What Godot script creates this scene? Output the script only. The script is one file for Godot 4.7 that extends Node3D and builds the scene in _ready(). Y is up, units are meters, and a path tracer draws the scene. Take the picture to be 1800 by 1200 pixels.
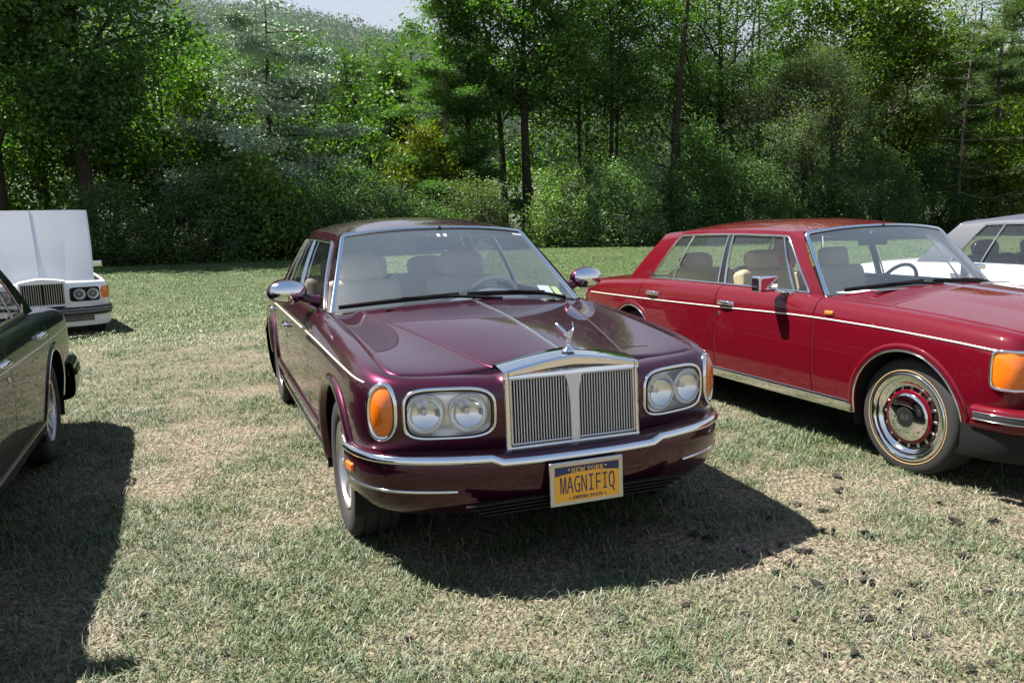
extends Node3D
# A field with five parked saloon cars in front of a wood on a sunny day. Metres, y up, the camera near the origin looking along -z.

var M := {}
var used := {}
var rng := RandomNumberGenerator.new()
var noise := FastNoiseLite.new()


# ---------------------------------------------------------------- mesh builder
class MB:
	var v := PackedVector3Array()
	var n := PackedVector3Array()
	var t := PackedVector2Array()
	var c := PackedColorArray()
	var ix := PackedInt32Array()

	func tri(a: int, b: int, d: int) -> void:
		var g := (v[b] - v[a]).cross(v[d] - v[a])
		if g.dot(n[a] + n[b] + n[d]) > 0.0:
			ix.append(a); ix.append(d); ix.append(b)
		else:
			ix.append(a); ix.append(b); ix.append(d)

	# P: rows of points. The normals point to «out», or away from the middle of a closed shape; outs gives a direction per row.
	func grid(P: Array, out := Vector3.ZERO, wi := false, wj := false, skip = null, outs := PackedVector3Array()) -> MB:
		var a := P.size()
		var b: int = P[0].size()
		var base := v.size()
		var mid := Vector3.ZERO
		for r in P:
			for p in r:
				mid += p
		mid /= float(a * b)
		var nn := PackedVector3Array()
		nn.resize(a * b)
		var sum := 0.0
		for i in a:
			var i0 := posmod(i - 1, a) if wi else maxi(i - 1, 0)
			var i1 := (i + 1) % a if wi else mini(i + 1, a - 1)
			var r0: PackedVector3Array = P[i0]
			var r1: PackedVector3Array = P[i1]
			var rr: PackedVector3Array = P[i]
			for j in b:
				var j0 := posmod(j - 1, b) if wj else maxi(j - 1, 0)
				var j1 := (j + 1) % b if wj else mini(j + 1, b - 1)
				nn[i * b + j] = (r1[j] - r0[j]).cross(rr[j1] - rr[j0])
		for i in a:
			for j in b:
				var k := i * b + j
				var d := nn[k]
				if d.length_squared() < 1e-20:
					var s := Vector3.ZERO
					for q in b:
						s += nn[(i + 1 if i == 0 else i - 1) * b + q]
					if s.length_squared() < 1e-20 or (i > 0 and i < a - 1):
						s = nn[i * b + (j + 1 if j == 0 else j - 1)]
					d = s
				d = d.normalized()
				nn[k] = d
				sum += d.dot(outs[i] if outs.size() else out if out != Vector3.ZERO else P[i][j] - mid)
		var f := -1.0 if sum < 0.0 else 1.0
		for i in a:
			for j in b:
				v.append(P[i][j])
				n.append(nn[i * b + j] * f)
				t.append(Vector2(float(j) / maxf(1, b - 1), float(i) / maxf(1, a - 1)))
		for i in (a if wi else a - 1):
			for j in (b if wj else b - 1):
				if skip != null and skip.call(i, j):
					continue
				var q0 := base + i * b + j
				var q1 := base + i * b + (j + 1) % b
				var q2 := base + ((i + 1) % a) * b + j
				var q3 := base + ((i + 1) % a) * b + (j + 1) % b
				tri(q0, q1, q3)
				tri(q0, q3, q2)
		return self

	func tube(path: PackedVector3Array, rad, sides := 8, closed := false, flat := 1.0, upv := Vector3.ZERO) -> MB:
		var m := path.size()
		var P := []
		var up := upv
		for i in m:
			var tg := (path[(i + 1) % m] - path[posmod(i - 1, m)]) if closed else (path[mini(i + 1, m - 1)] - path[maxi(i - 1, 0)])
			tg = tg.normalized()
			if up == Vector3.ZERO:
				up = Vector3.UP if absf(tg.y) < 0.9 else Vector3.RIGHT
			var s := tg.cross(up).normalized()
			var w := s.cross(tg).normalized()
			if upv == Vector3.ZERO:
				up = w
			var r: float = rad[i] if rad is PackedFloat32Array or rad is Array else rad
			var ring := PackedVector3Array()
			for k in sides:
				var an := TAU * k / sides
				ring.append(path[i] + s * cos(an) * r + w * sin(an) * r * flat)
			P.append(ring)
		if not closed:
			var e0 := PackedVector3Array(); e0.resize(sides); e0.fill(path[0])
			var e1 := PackedVector3Array(); e1.resize(sides); e1.fill(path[m - 1])
			P.push_front(e0)
			P.append(e1)
		return grid(P, Vector3.ZERO, closed, true)

	# a flat moulding of half-round section laid along a path, with the surface's normal at each point
	func strip(path: PackedVector3Array, nor: PackedVector3Array, w: float, h: float, closed := false) -> MB:
		var P := []
		var m := path.size()
		for i in m:
			var tg := (path[(i + 1) % m] - path[posmod(i - 1, m)]) if closed else (path[mini(i + 1, m - 1)] - path[maxi(i - 1, 0)])
			var s := tg.cross(nor[i]).normalized() * w * 0.5
			var u := nor[i] * h
			var p := path[i]
			P.append(PackedVector3Array([p - s - u * 0.6, p - s * 0.97 + u * 0.45, p - s * 0.6 + u * 0.9, p + u, p + s * 0.6 + u * 0.9, p + s * 0.97 + u * 0.45, p + s - u * 0.6]))
		return grid(P, Vector3.ZERO, closed, false, null, nor)

	func lathe(pr: PackedVector2Array, seg: int, X: Transform3D, a0 := 0.0, a1 := TAU) -> MB:
		# profile (radius, along x)
		var P := []
		var full := a1 - a0 > TAU - 0.01
		for q in pr:
			var ring := PackedVector3Array()
			for k in (seg if full else seg + 1):
				var an := a0 + (a1 - a0) * k / seg
				ring.append(X * Vector3(q.y, cos(an) * q.x, sin(an) * q.x))
			P.append(ring)
		return grid(P, Vector3.ZERO, false, full)

	func lathe_to(pr: PackedVector2Array, seg: int, X: Transform3D, out: Vector3) -> MB:
		var P := []
		for q in pr:
			var ring := PackedVector3Array()
			for k in seg:
				var an := TAU * k / seg
				ring.append(X * Vector3(q.y, cos(an) * q.x, sin(an) * q.x))
			P.append(ring)
		return grid(P, X.basis * out, false, true)

	func rbox(X: Transform3D, size: Vector3, r: float, steps := 3) -> MB:
		var h := size * 0.5
		r = minf(r, minf(h.x, minf(h.y, h.z)) * 0.999)
		for ax in 3:
			for sg in [-1.0, 1.0]:
				var b := (ax + 1) % 3
				var d := (ax + 2) % 3
				var ts := []
				for q in [b, d]:
					var l := []
					for k in steps + 1:
						l.append(-h[q] + r * (1.0 - cos(PI / 4 * k / steps) + 0.0) / (1.0 - cos(PI / 4)) if false else -h[q] + r * (float(k) / steps))
					for k in steps + 1:
						l.append(h[q] - r * (1.0 - float(k) / steps))
					ts.append(l)
				var base := v.size()
				var nb: int = ts[0].size()
				for pb in ts[0]:
					for pd in ts[1]:
						var q := Vector3.ZERO
						q[ax] = h[ax] * sg
						q[b] = pb
						q[d] = pd
						var cl := q.clamp(-(h - Vector3.ONE * r), h - Vector3.ONE * r)
						var e := q - cl
						# even out the bend
						var nn := Vector3.ZERO
						nn[ax] = sg
						if e[b] != 0.0:
							nn[b] = tan(e[b] / r * PI / 4)
						if e[d] != 0.0:
							nn[d] = tan(e[d] / r * PI / 4)
						nn = nn.normalized()
						v.append(X * (cl + nn * r))
						n.append((X.basis * nn).normalized())
						t.append(Vector2(pb, pd))
				for i in nb - 1:
					for j in nb - 1:
						var q0 := base + i * nb + j
						tri(q0, q0 + 1, q0 + nb + 1)
						tri(q0, q0 + nb + 1, q0 + nb)
		return self

	# a cushion: a superquadric
	func puff(X: Transform3D, size: Vector3, e1 := .55, e2 := .55) -> MB:
		var P := []
		for i in 15:
			var a := PI * (i / 14.0 - .5)
			var row := PackedVector3Array()
			for j in 28:
				var b := TAU * j / 28
				var ca := pow(absf(cos(a)), e1)
				row.append(X * (Vector3(ca * signf(cos(b)) * pow(absf(cos(b)), e2), signf(sin(a)) * pow(absf(sin(a)), e1), ca * signf(sin(b)) * pow(absf(sin(b)), e2)) * size * .5))
			P.append(row)
		return grid(P, Vector3.ZERO, false, true)

	func box(c0: Vector3, size: Vector3, r := 0.004, turn := Basis()) -> MB:
		return rbox(Transform3D(turn, c0), size, r, 1)

	# outline (in the plane of X's x and y), pushed along X's z
	func slab(poly: PackedVector2Array, depth: float, X: Transform3D) -> MB:
		var ids := Geometry2D.triangulate_polygon(poly)
		for s in [-0.5, 0.5]:
			var base := v.size()
			for p in poly:
				v.append(X * Vector3(p.x, p.y, depth * s))
				n.append((X.basis.z * signf(s)).normalized())
				t.append(Vector2(p.x, p.y))
			for k in range(0, ids.size(), 3):
				tri(base + ids[k], base + ids[k + 1], base + ids[k + 2])
		var m := poly.size()
		var cen := Vector2.ZERO
		for p in poly:
			cen += p / m
		for k in m:
			var p := poly[k]
			var q := poly[(k + 1) % m]
			var e := q - p
			var nn := Vector2(e.y, -e.x)
			if Geometry2D.is_polygon_clockwise(poly):
				nn = -nn
			var n3 := (X.basis * Vector3(nn.x, nn.y, 0)).normalized()
			var base := v.size()
			for w in [[p, -0.5], [q, -0.5], [q, 0.5], [p, 0.5]]:
				v.append(X * Vector3(w[0].x, w[0].y, depth * w[1]))
				n.append(n3)
				t.append(w[0])
			tri(base, base + 1, base + 2)
			tri(base, base + 2, base + 3)
		return self

	func mesh() -> ArrayMesh:
		var arr := []
		arr.resize(Mesh.ARRAY_MAX)
		arr[Mesh.ARRAY_VERTEX] = v
		arr[Mesh.ARRAY_NORMAL] = n
		if t.size() == v.size():
			arr[Mesh.ARRAY_TEX_UV] = t
		if c.size() == v.size():
			arr[Mesh.ARRAY_COLOR] = c
		arr[Mesh.ARRAY_INDEX] = ix
		var m := ArrayMesh.new()
		m.add_surface_from_arrays(Mesh.PRIMITIVE_TRIANGLES, arr)
		return m


# a surface from a net of control points (uniform cubic B-spline that meets the outer rows)
class Surf:
	var cp: Array
	var nu: int
	var nv: int
	func _init(net: Array) -> void:
		nu = net.size()
		nv = net[0].size()
		cp = []
		for i in range(-1, nu + 1):
			var row := PackedVector3Array()
			for j in range(-1, nv + 1):
				row.append(ext(net, i, j))
			cp.append(row)
	func ext(net: Array, i: int, j: int) -> Vector3:
		if i < 0: return 2.0 * ext(net, 0, j) - ext(net, 1, j)
		if i >= nu: return 2.0 * ext(net, nu - 1, j) - ext(net, nu - 2, j)
		if j < 0: return 2.0 * net[i][0] - net[i][1]
		if j >= nv: return 2.0 * net[i][nv - 1] - net[i][nv - 2]
		return net[i][j]
	static func bs(f: float) -> Array:
		var g := 1.0 - f
		return [g * g * g / 6.0, (3.0 * f * f * f - 6.0 * f * f + 4.0) / 6.0, (-3.0 * f * f * f + 3.0 * f * f + 3.0 * f + 1.0) / 6.0, f * f * f / 6.0]
	func at(u: float, w: float) -> Vector3:
		var fu := clampf(u, 0, 1) * (nu - 1)
		var fw := clampf(w, 0, 1) * (nv - 1)
		var i := mini(int(fu), nu - 2)
		var j := mini(int(fw), nv - 2)
		var a := bs(fu - i)
		var b := bs(fw - j)
		var s := Vector3.ZERO
		for k in 4:
			var r: PackedVector3Array = cp[i + k]
			s += float(a[k]) * (r[j] * float(b[0]) + r[j + 1] * float(b[1]) + r[j + 2] * float(b[2]) + r[j + 3] * float(b[3]))
		return s
	func u_of_z(z: float, lo := 0.0, hi := 1.0, w := 0.5) -> float:
		for k in 26:
			var m := (lo + hi) * 0.5
			if at(m, w).z > z: lo = m
			else: hi = m
		return (lo + hi) * 0.5
	func v_of_y(u: float, y: float) -> float:
		var lo := 0.0
		var hi := 1.0
		for k in 18:
			var m := (lo + hi) * 0.5
			if at(u, m).y < y: lo = m
			else: hi = m
		return (lo + hi) * 0.5
	func normal(u: float, w: float) -> Vector3:
		var d := 0.004
		return (at(u + d, w) - at(u - d, w)).cross(at(u, w + d) - at(u, w - d)).normalized()


# ---------------------------------------------------------------- names and tags
func numbered(called: String) -> String:
	var k: int = used.get(called, 0)
	used[called] = k + 1
	return called if k == 0 else "%s_%03d" % [called, k]


func tag(o: Node3D, label: String, category: String, group := "", kind := "") -> void:
	if label: o.set_meta("label", label)
	if category: o.set_meta("category", category)
	if group: o.set_meta("group", group)
	if kind: o.set_meta("kind", kind)


func thing(called: String, label: String, category: String, at := Vector3.ZERO, turn := 0.0, group := "") -> Node3D:
	var o := Node3D.new()
	o.name = numbered(called)
	add_child(o)
	o.position = at
	o.rotation.y = turn
	tag(o, label, category, group)
	return o


func put(called: String, m, mat: Material, parent: Node = null) -> MeshInstance3D:
	var o := MeshInstance3D.new()
	o.name = called if parent else numbered(called)
	o.mesh = m.mesh() if m is MB else m
	o.material_override = mat
	if parent:
		var k := 0
		while parent.has_node(NodePath(o.name)):
			k += 1
			o.name = "%s_%03d" % [called, k]
		parent.add_child(o, true)
	else:
		add_child(o, true)
	return o


# value of a table of rows [x, value] at x, without overshoot
func tab(T: Array, x: float) -> float:
	var m := T.size()
	if x <= T[0][0]: return T[0][1]
	if x >= T[m - 1][0]: return T[m - 1][1]
	var i := 0
	while T[i + 1][0] < x: i += 1
	var h: float = T[i + 1][0] - T[i][0]
	var d: float = (T[i + 1][1] - T[i][1]) / h
	var d0: float = d if i == 0 else (T[i][1] - T[i - 1][1]) / (T[i][0] - T[i - 1][0])
	var d1: float = d if i == m - 2 else (T[i + 2][1] - T[i + 1][1]) / (T[i + 2][0] - T[i + 1][0])
	var m0 := 0.0 if d0 * d <= 0.0 else 2.0 * d0 * d / (d0 + d)
	var m1 := 0.0 if d1 * d <= 0.0 else 2.0 * d1 * d / (d1 + d)
	if i == 0: m0 = d
	if i == m - 2: m1 = d
	var f: float = (x - T[i][0]) / h
	var f2 := f * f
	var f3 := f2 * f
	return (2 * f3 - 3 * f2 + 1) * T[i][1] + (f3 - 2 * f2 + f) * h * m0 + (-2 * f3 + 3 * f2) * T[i + 1][1] + (f3 - f2) * h * m1


func smooth_path(pts: Array, per := 6, closed := false) -> PackedVector3Array:
	var r := PackedVector3Array()
	var m := pts.size()
	for i in (m if closed else m - 1):
		var p0: Vector3 = pts[posmod(i - 1, m)] if closed else pts[maxi(i - 1, 0)]
		var p1: Vector3 = pts[i]
		var p2: Vector3 = pts[(i + 1) % m]
		var p3: Vector3 = pts[(i + 2) % m] if closed else pts[mini(i + 2, m - 1)]
		for k in per:
			r.append(p1.cubic_interpolate(p2, p0, p3, float(k) / per))
	if not closed:
		r.append(pts[m - 1])
	return r


func superoval(w: float, h: float, p: float, m := 40) -> PackedVector2Array:
	var r := PackedVector2Array()
	for k in m:
		var a := TAU * k / m
		r.append(Vector2(signf(cos(a)) * pow(absf(cos(a)), 2.0 / p) * w, signf(sin(a)) * pow(absf(sin(a)), 2.0 / p) * h))
	return r


func at_up(o: Vector3, zdir: Vector3, up := Vector3.UP) -> Transform3D:
	var z := zdir.normalized()
	var x := up.cross(z).normalized()
	return Transform3D(Basis(x, z.cross(x), z), o)


# ---------------------------------------------------------------- materials
func mat(col: Color, rough := 0.5, metal := 0.0, coat := 0.0) -> StandardMaterial3D:
	# col is a linear, real-world base colour
	var m := StandardMaterial3D.new()
	m.albedo_color = Color(col.linear_to_srgb(), 1.0)
	m.roughness = rough
	m.metallic = metal
	if coat > 0.0:
		m.clearcoat_enabled = true
		m.clearcoat = coat
		m.clearcoat_roughness = 0.02
	return m


func glass(col: Color, alpha: float) -> StandardMaterial3D:
	var m := mat(col, 0.0)
	m.albedo_color.a = alpha
	m.transparency = BaseMaterial3D.TRANSPARENCY_ALPHA
	m.cull_mode = BaseMaterial3D.CULL_DISABLED
	return m


func noise_tex(size: int, freq: float, octaves: int, ramp: Gradient = null, seed_ := 1, normal := 0.0, kind := FastNoiseLite.TYPE_SIMPLEX_SMOOTH) -> NoiseTexture2D:
	var f := FastNoiseLite.new()
	f.noise_type = kind
	f.frequency = freq
	f.fractal_octaves = octaves
	f.seed = seed_
	var tx := NoiseTexture2D.new()
	tx.width = size
	tx.height = size
	tx.seamless = true
	tx.noise = f
	if ramp: tx.color_ramp = ramp
	if normal > 0.0:
		tx.as_normal_map = true
		tx.bump_strength = normal
	return tx


func ramp(cols: Array) -> Gradient:
	var g := Gradient.new()
	var o := PackedFloat32Array()
	var c := PackedColorArray()
	for k in cols:
		o.append(k[0])
		c.append(k[1])
	g.offsets = o
	g.colors = c
	return g


func materials() -> void:
	M.plum = mat(Color(0.050, 0.0065, 0.021), 0.33, 0.7, 1.0)
	M.red = mat(Color(0.086, 0.0014, 0.0070), 0.5, 0.0, 1.0)
	M.navy = mat(Color(0.004, 0.006, 0.012), 0.4, 0.2, 1.0)
	M.white = mat(Color(0.70, 0.71, 0.73), 0.45, 0.0, 1.0)
	for k in ["plum", "red", "navy", "white"]: M[k].metallic_specular = .12
	M.navy.clearcoat = .7
	M.vinyl = mat(Color(0.040, 0.046, 0.064), 0.5)
	M.vinyl.heightmap_enabled = true
	M.vinyl.heightmap_texture = noise_tex(256, 0.08, 2, null, 4)
	M.vinyl.heightmap_scale = 0.05
	M.vinyl.uv1_triplanar = true
	M.vinyl.uv1_scale = Vector3.ONE * 6.0
	M.chrome = mat(Color(0.80, 0.81, 0.82), 0.05, 1.0)
	M.satin = mat(Color(0.62, 0.62, 0.61), 0.28, 1.0)
	M.alloy = mat(Color(0.55, 0.55, 0.56), 0.3, 0.9)
	M.reflector = mat(Color(0.80, 0.82, 0.83), 0.13, 0.95)
	M.lampback = mat(Color(0.82, 0.82, 0.79), 0.26, 0.75)
	M.sky_pale_trim = mat(Color(0.80, 0.72, 0.62), 0.3, 0.35)  # pale tone stands in for the sky mirrored in a chrome strip
	M.black = mat(Color(0.012, 0.012, 0.013), 0.5)
	M.black.metallic_specular = .3
	M.void = mat(Color(0.006, 0.006, 0.006), 0.9)
	M.trim = mat(Color(0.02, 0.02, 0.022), 0.35)
	M.tyre = mat(Color(0.016, 0.016, 0.017), 0.8)
	M.slat = mat(Color(0.66, 0.67, 0.67), 0.35, 0.5)
	M.goldband = mat(Color(0.30, 0.20, 0.095), 0.65)
	M.rubber = mat(Color(0.018, 0.018, 0.02), 0.55)
	M.cream = mat(Color(0.50, 0.455, 0.38), 0.5)
	M.lining = mat(Color(0.20, 0.19, 0.17), 0.8)
	M.tan = mat(Color(0.36, 0.29, 0.17), 0.55)
	M.navyhide = mat(Color(0.03, 0.04, 0.07), 0.5)
	M.dash = mat(Color(0.028, 0.042, 0.066), 0.6)
	M.dashblack = mat(Color(0.014, 0.014, 0.016), 0.6)
	M.wood = mat(Color(0.16, 0.06, 0.02), 0.25, 0.0, 0.6)
	M.glass = glass(Color(0.27, 0.35, 0.43), 0.13)  # bluish film in the colour stands in for sky reflected off the screen
	M.sideglass = glass(Color(0.18, 0.22, 0.24), 0.08)
	M.tint = glass(Color(0.01, 0.012, 0.012), 0.45)
	M.lens = glass(Color(0.75, 0.77, 0.76), 0.09)
	M.orange = mat(Color(0.62, 0.135, 0.006), 0.2, 0.0, 1.0)
	M.orange.heightmap_enabled = true
	M.orange.heightmap_texture = noise_tex(128, 0.1, 1, null, 9)
	M.orange.heightmap_scale = 0.02
	M.redlens = mat(Color(0.35, 0.01, 0.01), 0.12, 0.0, 1.0)
	M.paper = mat(Color(0.82, 0.82, 0.80), 0.7)
	M.plate = mat(Color(0.85, 0.40, 0.035), 0.35)
	M.platenavy = mat(Color(0.018, 0.028, 0.10), 0.35)
	M.gold = mat(Color(0.75, 0.42, 0.08), 0.4)
	M.sticker = mat(Color(0.55, 0.68, 0.62), 0.5)
	M.stickergreen = mat(Color(0.50, 0.62, 0.25), 0.5)
	# bark
	M.bark = mat(Color(0.075, 0.06, 0.047), 0.9)
	M.bark.albedo_texture = noise_tex(256, 0.03, 4, ramp([[0.0, Color(0.35, 0.33, 0.3)], [0.5, Color(0.75, 0.72, 0.68)], [1.0, Color(1, 0.98, 0.95)]]), 11)
	M.bark.uv1_triplanar = true
	M.bark.uv1_scale = Vector3(3, 0.8, 3)
	M.bark.heightmap_enabled = true
	M.bark.heightmap_texture = noise_tex(256, 0.05, 3, null, 12)
	M.bark.heightmap_scale = 4.0
	M.palebark = M.bark.duplicate()
	M.palebark.albedo_color = Color(Color(0.30, 0.27, 0.23).linear_to_srgb(), 1.0)
	M.leaf = mat(Color(.90, 1.0, 1.0), 0.52)
	M.leaf.metallic_specular = .4
	M.leaf.vertex_color_use_as_albedo = true
	M.leaf.cull_mode = BaseMaterial3D.CULL_DISABLED
	M.leaf.backlight_enabled = true
	M.leaf.backlight = Color(0.80, 0.94, 0.38)
	M.paleleaf = M.leaf.duplicate()
	M.paleleaf.backlight = Color(.26, .30, .2)
	M.paleleaf.roughness = .7
	M.dullleaf = M.leaf.duplicate()
	M.dullleaf.roughness = 0.7
	M.grass = mat(Color(.88, .90, .90), 0.6)
	M.grass.vertex_color_use_as_albedo = true
	M.grass.cull_mode = BaseMaterial3D.CULL_DISABLED
	M.grass.backlight_enabled = true
	M.grass.backlight = Color(0.5, 0.55, 0.25)
	M.ground = mat(Color(.90, .90, .90), 0.95)
	M.ground.vertex_color_use_as_albedo = true
	M.ground.albedo_texture = noise_tex(512, 0.045, 5, ramp([[0.0, Color(0.42, 0.40, 0.36)], [0.45, Color(0.74, 0.73, 0.70)], [0.75, Color(0.95, 0.94, 0.92)], [1.0, Color(1, 1, 1)]]), 21)
	M.ground.uv1_scale = Vector3(1, 1, 1)
	M.ground.heightmap_enabled = true
	M.ground.heightmap_texture = noise_tex(512, 0.08, 4, null, 22)
	M.ground.heightmap_scale = 3.0
	M.clod = mat(Color(0.022, 0.019, 0.016), 0.95)
	M.petal = mat(Color(0.70, 0.48, 0.04), 0.7)


# ---------------------------------------------------------------- the car bodies: measurements of the two kinds of saloon
# wall rows: x, z of the widest line; y of the lower edge; y of the shoulder; x, y, z of the upper edge (half a car, front middle to rear middle)
func rounded_saloon() -> Dictionary:
	return {
		"kind": "round",
		"wall": [[0, .800, .52, .85, 0, .868, .665], [.20, .794, .52, .85, .2, .868, .66], [.36, .765, .52, .848, .36, .868, .642], [.53, .722, .52, .845, .52, .868, .622], [.69, .676, .52, .842, .66, .869, .598], [.805, .632, .50, .842, .738, .874, .572], [.872, .545, .46, .85, .765, .889, .52], [.896, .43, .38, .868, .775, .906, .42], [.906, .29, .26, .888, .777, .923, .28], [.912, .08, .25, .908, .780, .946, .05], [.917, -.17, .25, .922, .784, .966, -.2], [.920, -.45, .25, .932, .79, .985, -.48], [.923, -.78, .25, .938, .80, 1.0, -.78], [.925, -1.2, .25, .938, .812, .995, -1.2], [.926, -1.7, .25, .936, .815, .992, -1.7], [.926, -2.3, .25, .934, .812, .99, -2.3], [.922, -2.8, .25, .932, .805, .988, -2.8], [.910, -3.3, .26, .928, .79, .983, -3.3], [.89, -3.75, .32, .915, .76, .97, -3.75], [.86, -4.1, .40, .895, .72, .95, -4.05], [.77, -4.3, .45, .875, .66, .945, -4.2], [.5, -4.38, .45, .865, .45, .945, -4.27], [0, -4.41, .45, .865, 0, .945, -4.3]],
		"hood_z": [-.74, .572], "hood_x": [[-.78, .80], [-.5, .79], [-.2, .784], [.05, .78], [.28, .777], [.42, .775], [.52, .765], [.572, .738]],
		"hood_y": [[-.78, 1.0], [-.5, .985], [-.2, .966], [.05, .946], [.28, .923], [.42, .906], [.52, .889], [.572, .874]],
		"hood_bow": [.19, .088], "ridge": [.80, .435], "ridge_y": [[0, 1.008], [.5, .956], [1, .889]], "mid_y": [[0, 1.052], [.5, 1.012], [1, .938]], "sag": .012,
		"gz": [-.79, -3.42], "rail": [V(.613, 1.424, -1.33), V(.628, 1.434, -1.75), V(.628, 1.432, -2.2), V(.605, 1.42, -2.65), V(.56, 1.385, -3.0)],
		"crown": [[0, .034], [.3, .083], [.6, .085], [1, .035]], "roof_bow": [.09, -.08], "screen_bow": .22, "screen_dip": .052, "bulge": .018,
		"open": [.03, .10, .84, .79, .865], "pillar_s": .435, "quarter_s": .0,
		"doors": [-.80, -1.86, -2.93], "arch": [.355, .392, 0.0, -3.08], "axle": .885, "wheel_r": .352,
		"bumper": [[0, .868], [.2, .865], [.38, .845], [.55, .802], [.70, .74], [.81, .67], [.878, .575], [.912, .47], [.925, .375]],
		"bumper_d": [[.10, .562], [.03, .566], [.004, .552], [-.006, .52], [-.006, .47], [.002, .42], [.014, .37], [.035, .325], [.075, .285], [.15, .265]],
		"rear": -3.56, "trim": [[.52, .845], [.1, .868], [-.7, .885], [-1.8, .878], [-2.9, .865], [-4.0, .85]], "rub": [.425, -.46, -2.62],
		"handles": [-1.78, -2.84], "handle_y": .815,
	}


func squared_saloon() -> Dictionary:
	return {
		"kind": "square",
		"wall": [[0, .725, .50, .83, 0, .90, .645], [.3, .722, .50, .83, .3, .895, .645], [.6, .71, .50, .828, .6, .886, .645], [.79, .695, .50, .828, .745, .882, .64], [.885, .665, .48, .83, .80, .886, .615], [.918, .58, .44, .845, .812, .898, .55], [.924, .42, .36, .865, .812, .912, .42], [.927, .2, .28, .885, .81, .929, .2], [.929, -.1, .28, .90, .805, .946, -.1], [.930, -.45, .28, .915, .797, .963, -.45], [.931, -.78, .28, .925, .79, .98, -.78], [.931, -1.2, .28, .925, .815, .984, -1.2], [.932, -1.7, .28, .924, .826, .985, -1.7], [.932, -2.3, .28, .922, .826, .983, -2.3], [.930, -2.8, .28, .918, .815, .976, -2.8], [.925, -3.3, .28, .905, .79, .955, -3.3], [.913, -3.75, .34, .886, .76, .93, -3.75], [.893, -4.02, .42, .865, .72, .908, -4.0], [.81, -4.18, .45, .845, .66, .90, -4.1], [.5, -4.23, .45, .84, .45, .895, -4.13], [0, -4.25, .45, .84, 0, .895, -4.15]],
		"hood_z": [-.72, .615], "hood_x": [[-.78, .79], [-.45, .797], [-.1, .805], [.2, .81], [.42, .812], [.55, .812], [.615, .80]],
		"hood_y": [[-.78, .98], [-.45, .963], [-.1, .946], [.2, .929], [.42, .912], [.55, .898], [.615, .886]],
		"hood_bow": [.19, .035], "ridge": [.60, .45], "ridge_y": [[0, 1.014], [.5, .976], [1, .913]], "mid_y": [[0, 1.034], [.5, 1.0], [1, .925]], "sag": -.003,
		"gz": [-.79, -3.32], "rail": [V(.655, 1.388, -1.15), V(.675, 1.402, -1.6), V(.675, 1.402, -2.05), V(.66, 1.39, -2.5), V(.63, 1.36, -2.93)],
		"crown": [[0, .04], [.3, .075], [.6, .075], [1, .03]], "roof_bow": [.06, -.04], "screen_bow": .20, "screen_dip": .032, "bulge": .014,
		"open": [.045, .10, .835, .80, .91], "pillar_s": .42, "quarter_s": .705,
		"doors": [-.74, -1.80, -2.93], "arch": [.345, .385, 0.0, -3.06], "axle": .885, "wheel_r": .345,
		"bumper": [[0, .90], [.4, .892], [.66, .86], [.82, .79], [.905, .69], [.942, .57], [.95, .455]],
		"bumper_d": [[.12, .508], [.03, .512], [.006, .50], [0, .485], [0, .45], [0, .415], [.006, .392], [.03, .378], [.12, .375]],
		"rear": -3.47, "trim": [[.585, .80], [.3, .818], [-.3, .84], [-.75, .845], [-1.8, .822], [-2.9, .80], [-3.9, .785]], "rub": [],
		"handles": [-1.66, -2.70], "handle_y": .86,
	}


func V(x: float, y: float, z: float) -> Vector3:
	return Vector3(x, y, z)


func wall_surf(W: Array, soft: float) -> Surf:
	var net := []
	var m := W.size()
	for i in m:
		var k: Array = W[i]
		var a := Vector2(-W[1][0], W[1][1]) if i == 0 else Vector2(W[i - 1][0], W[i - 1][1])
		var b := Vector2(-W[m - 2][0], W[m - 2][1]) if i == m - 1 else Vector2(W[i + 1][0], W[i + 1][1])
		var tg := (b - a).normalized()
		var nm := Vector2(-tg.y, tg.x)
		var o := Vector2(k[0], k[1])
		var row := PackedVector3Array()
		var yb: float = k[2]
		var ys: float = k[3]
		for l in [[.035, yb], [.010, lerpf(yb, ys, .26)], [0.0, lerpf(yb, ys, .54)], [.002, lerpf(yb, ys, .78)], [.012, lerpf(yb, ys, .95)]]:
			var p: Vector2 = o - nm * float(l[0])
			row.append(Vector3(p.x, l[1], p.y))
		var top := Vector3(k[4], k[5], k[6])
		var q := o - nm * soft
		row.append(Vector3(lerpf(q.x, top.x, .30), lerpf(ys, top.y, .80), lerpf(q.y, top.z, .30)))
		row.append(top)
		net.append(row)
	return Surf.new(net)


func band_surf(B: Array, D: Array) -> Surf:
	var net := []
	var m := B.size()
	for i in m:
		var a := Vector2(-B[1][0], B[1][1]) if i == 0 else Vector2(B[i - 1][0], B[i - 1][1])
		var b := Vector2(B[mini(i + 1, m - 1)][0], B[mini(i + 1, m - 1)][1])
		var tg := (b - a).normalized()
		var nm := Vector2(-tg.y, tg.x)
		var row := PackedVector3Array()
		for d in D:
			var p: Vector2 = Vector2(B[i][0], B[i][1]) - nm * float(d[0])
			row.append(Vector3(p.x, d[1], p.y))
		net.append(row)
	return Surf.new(net)


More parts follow.
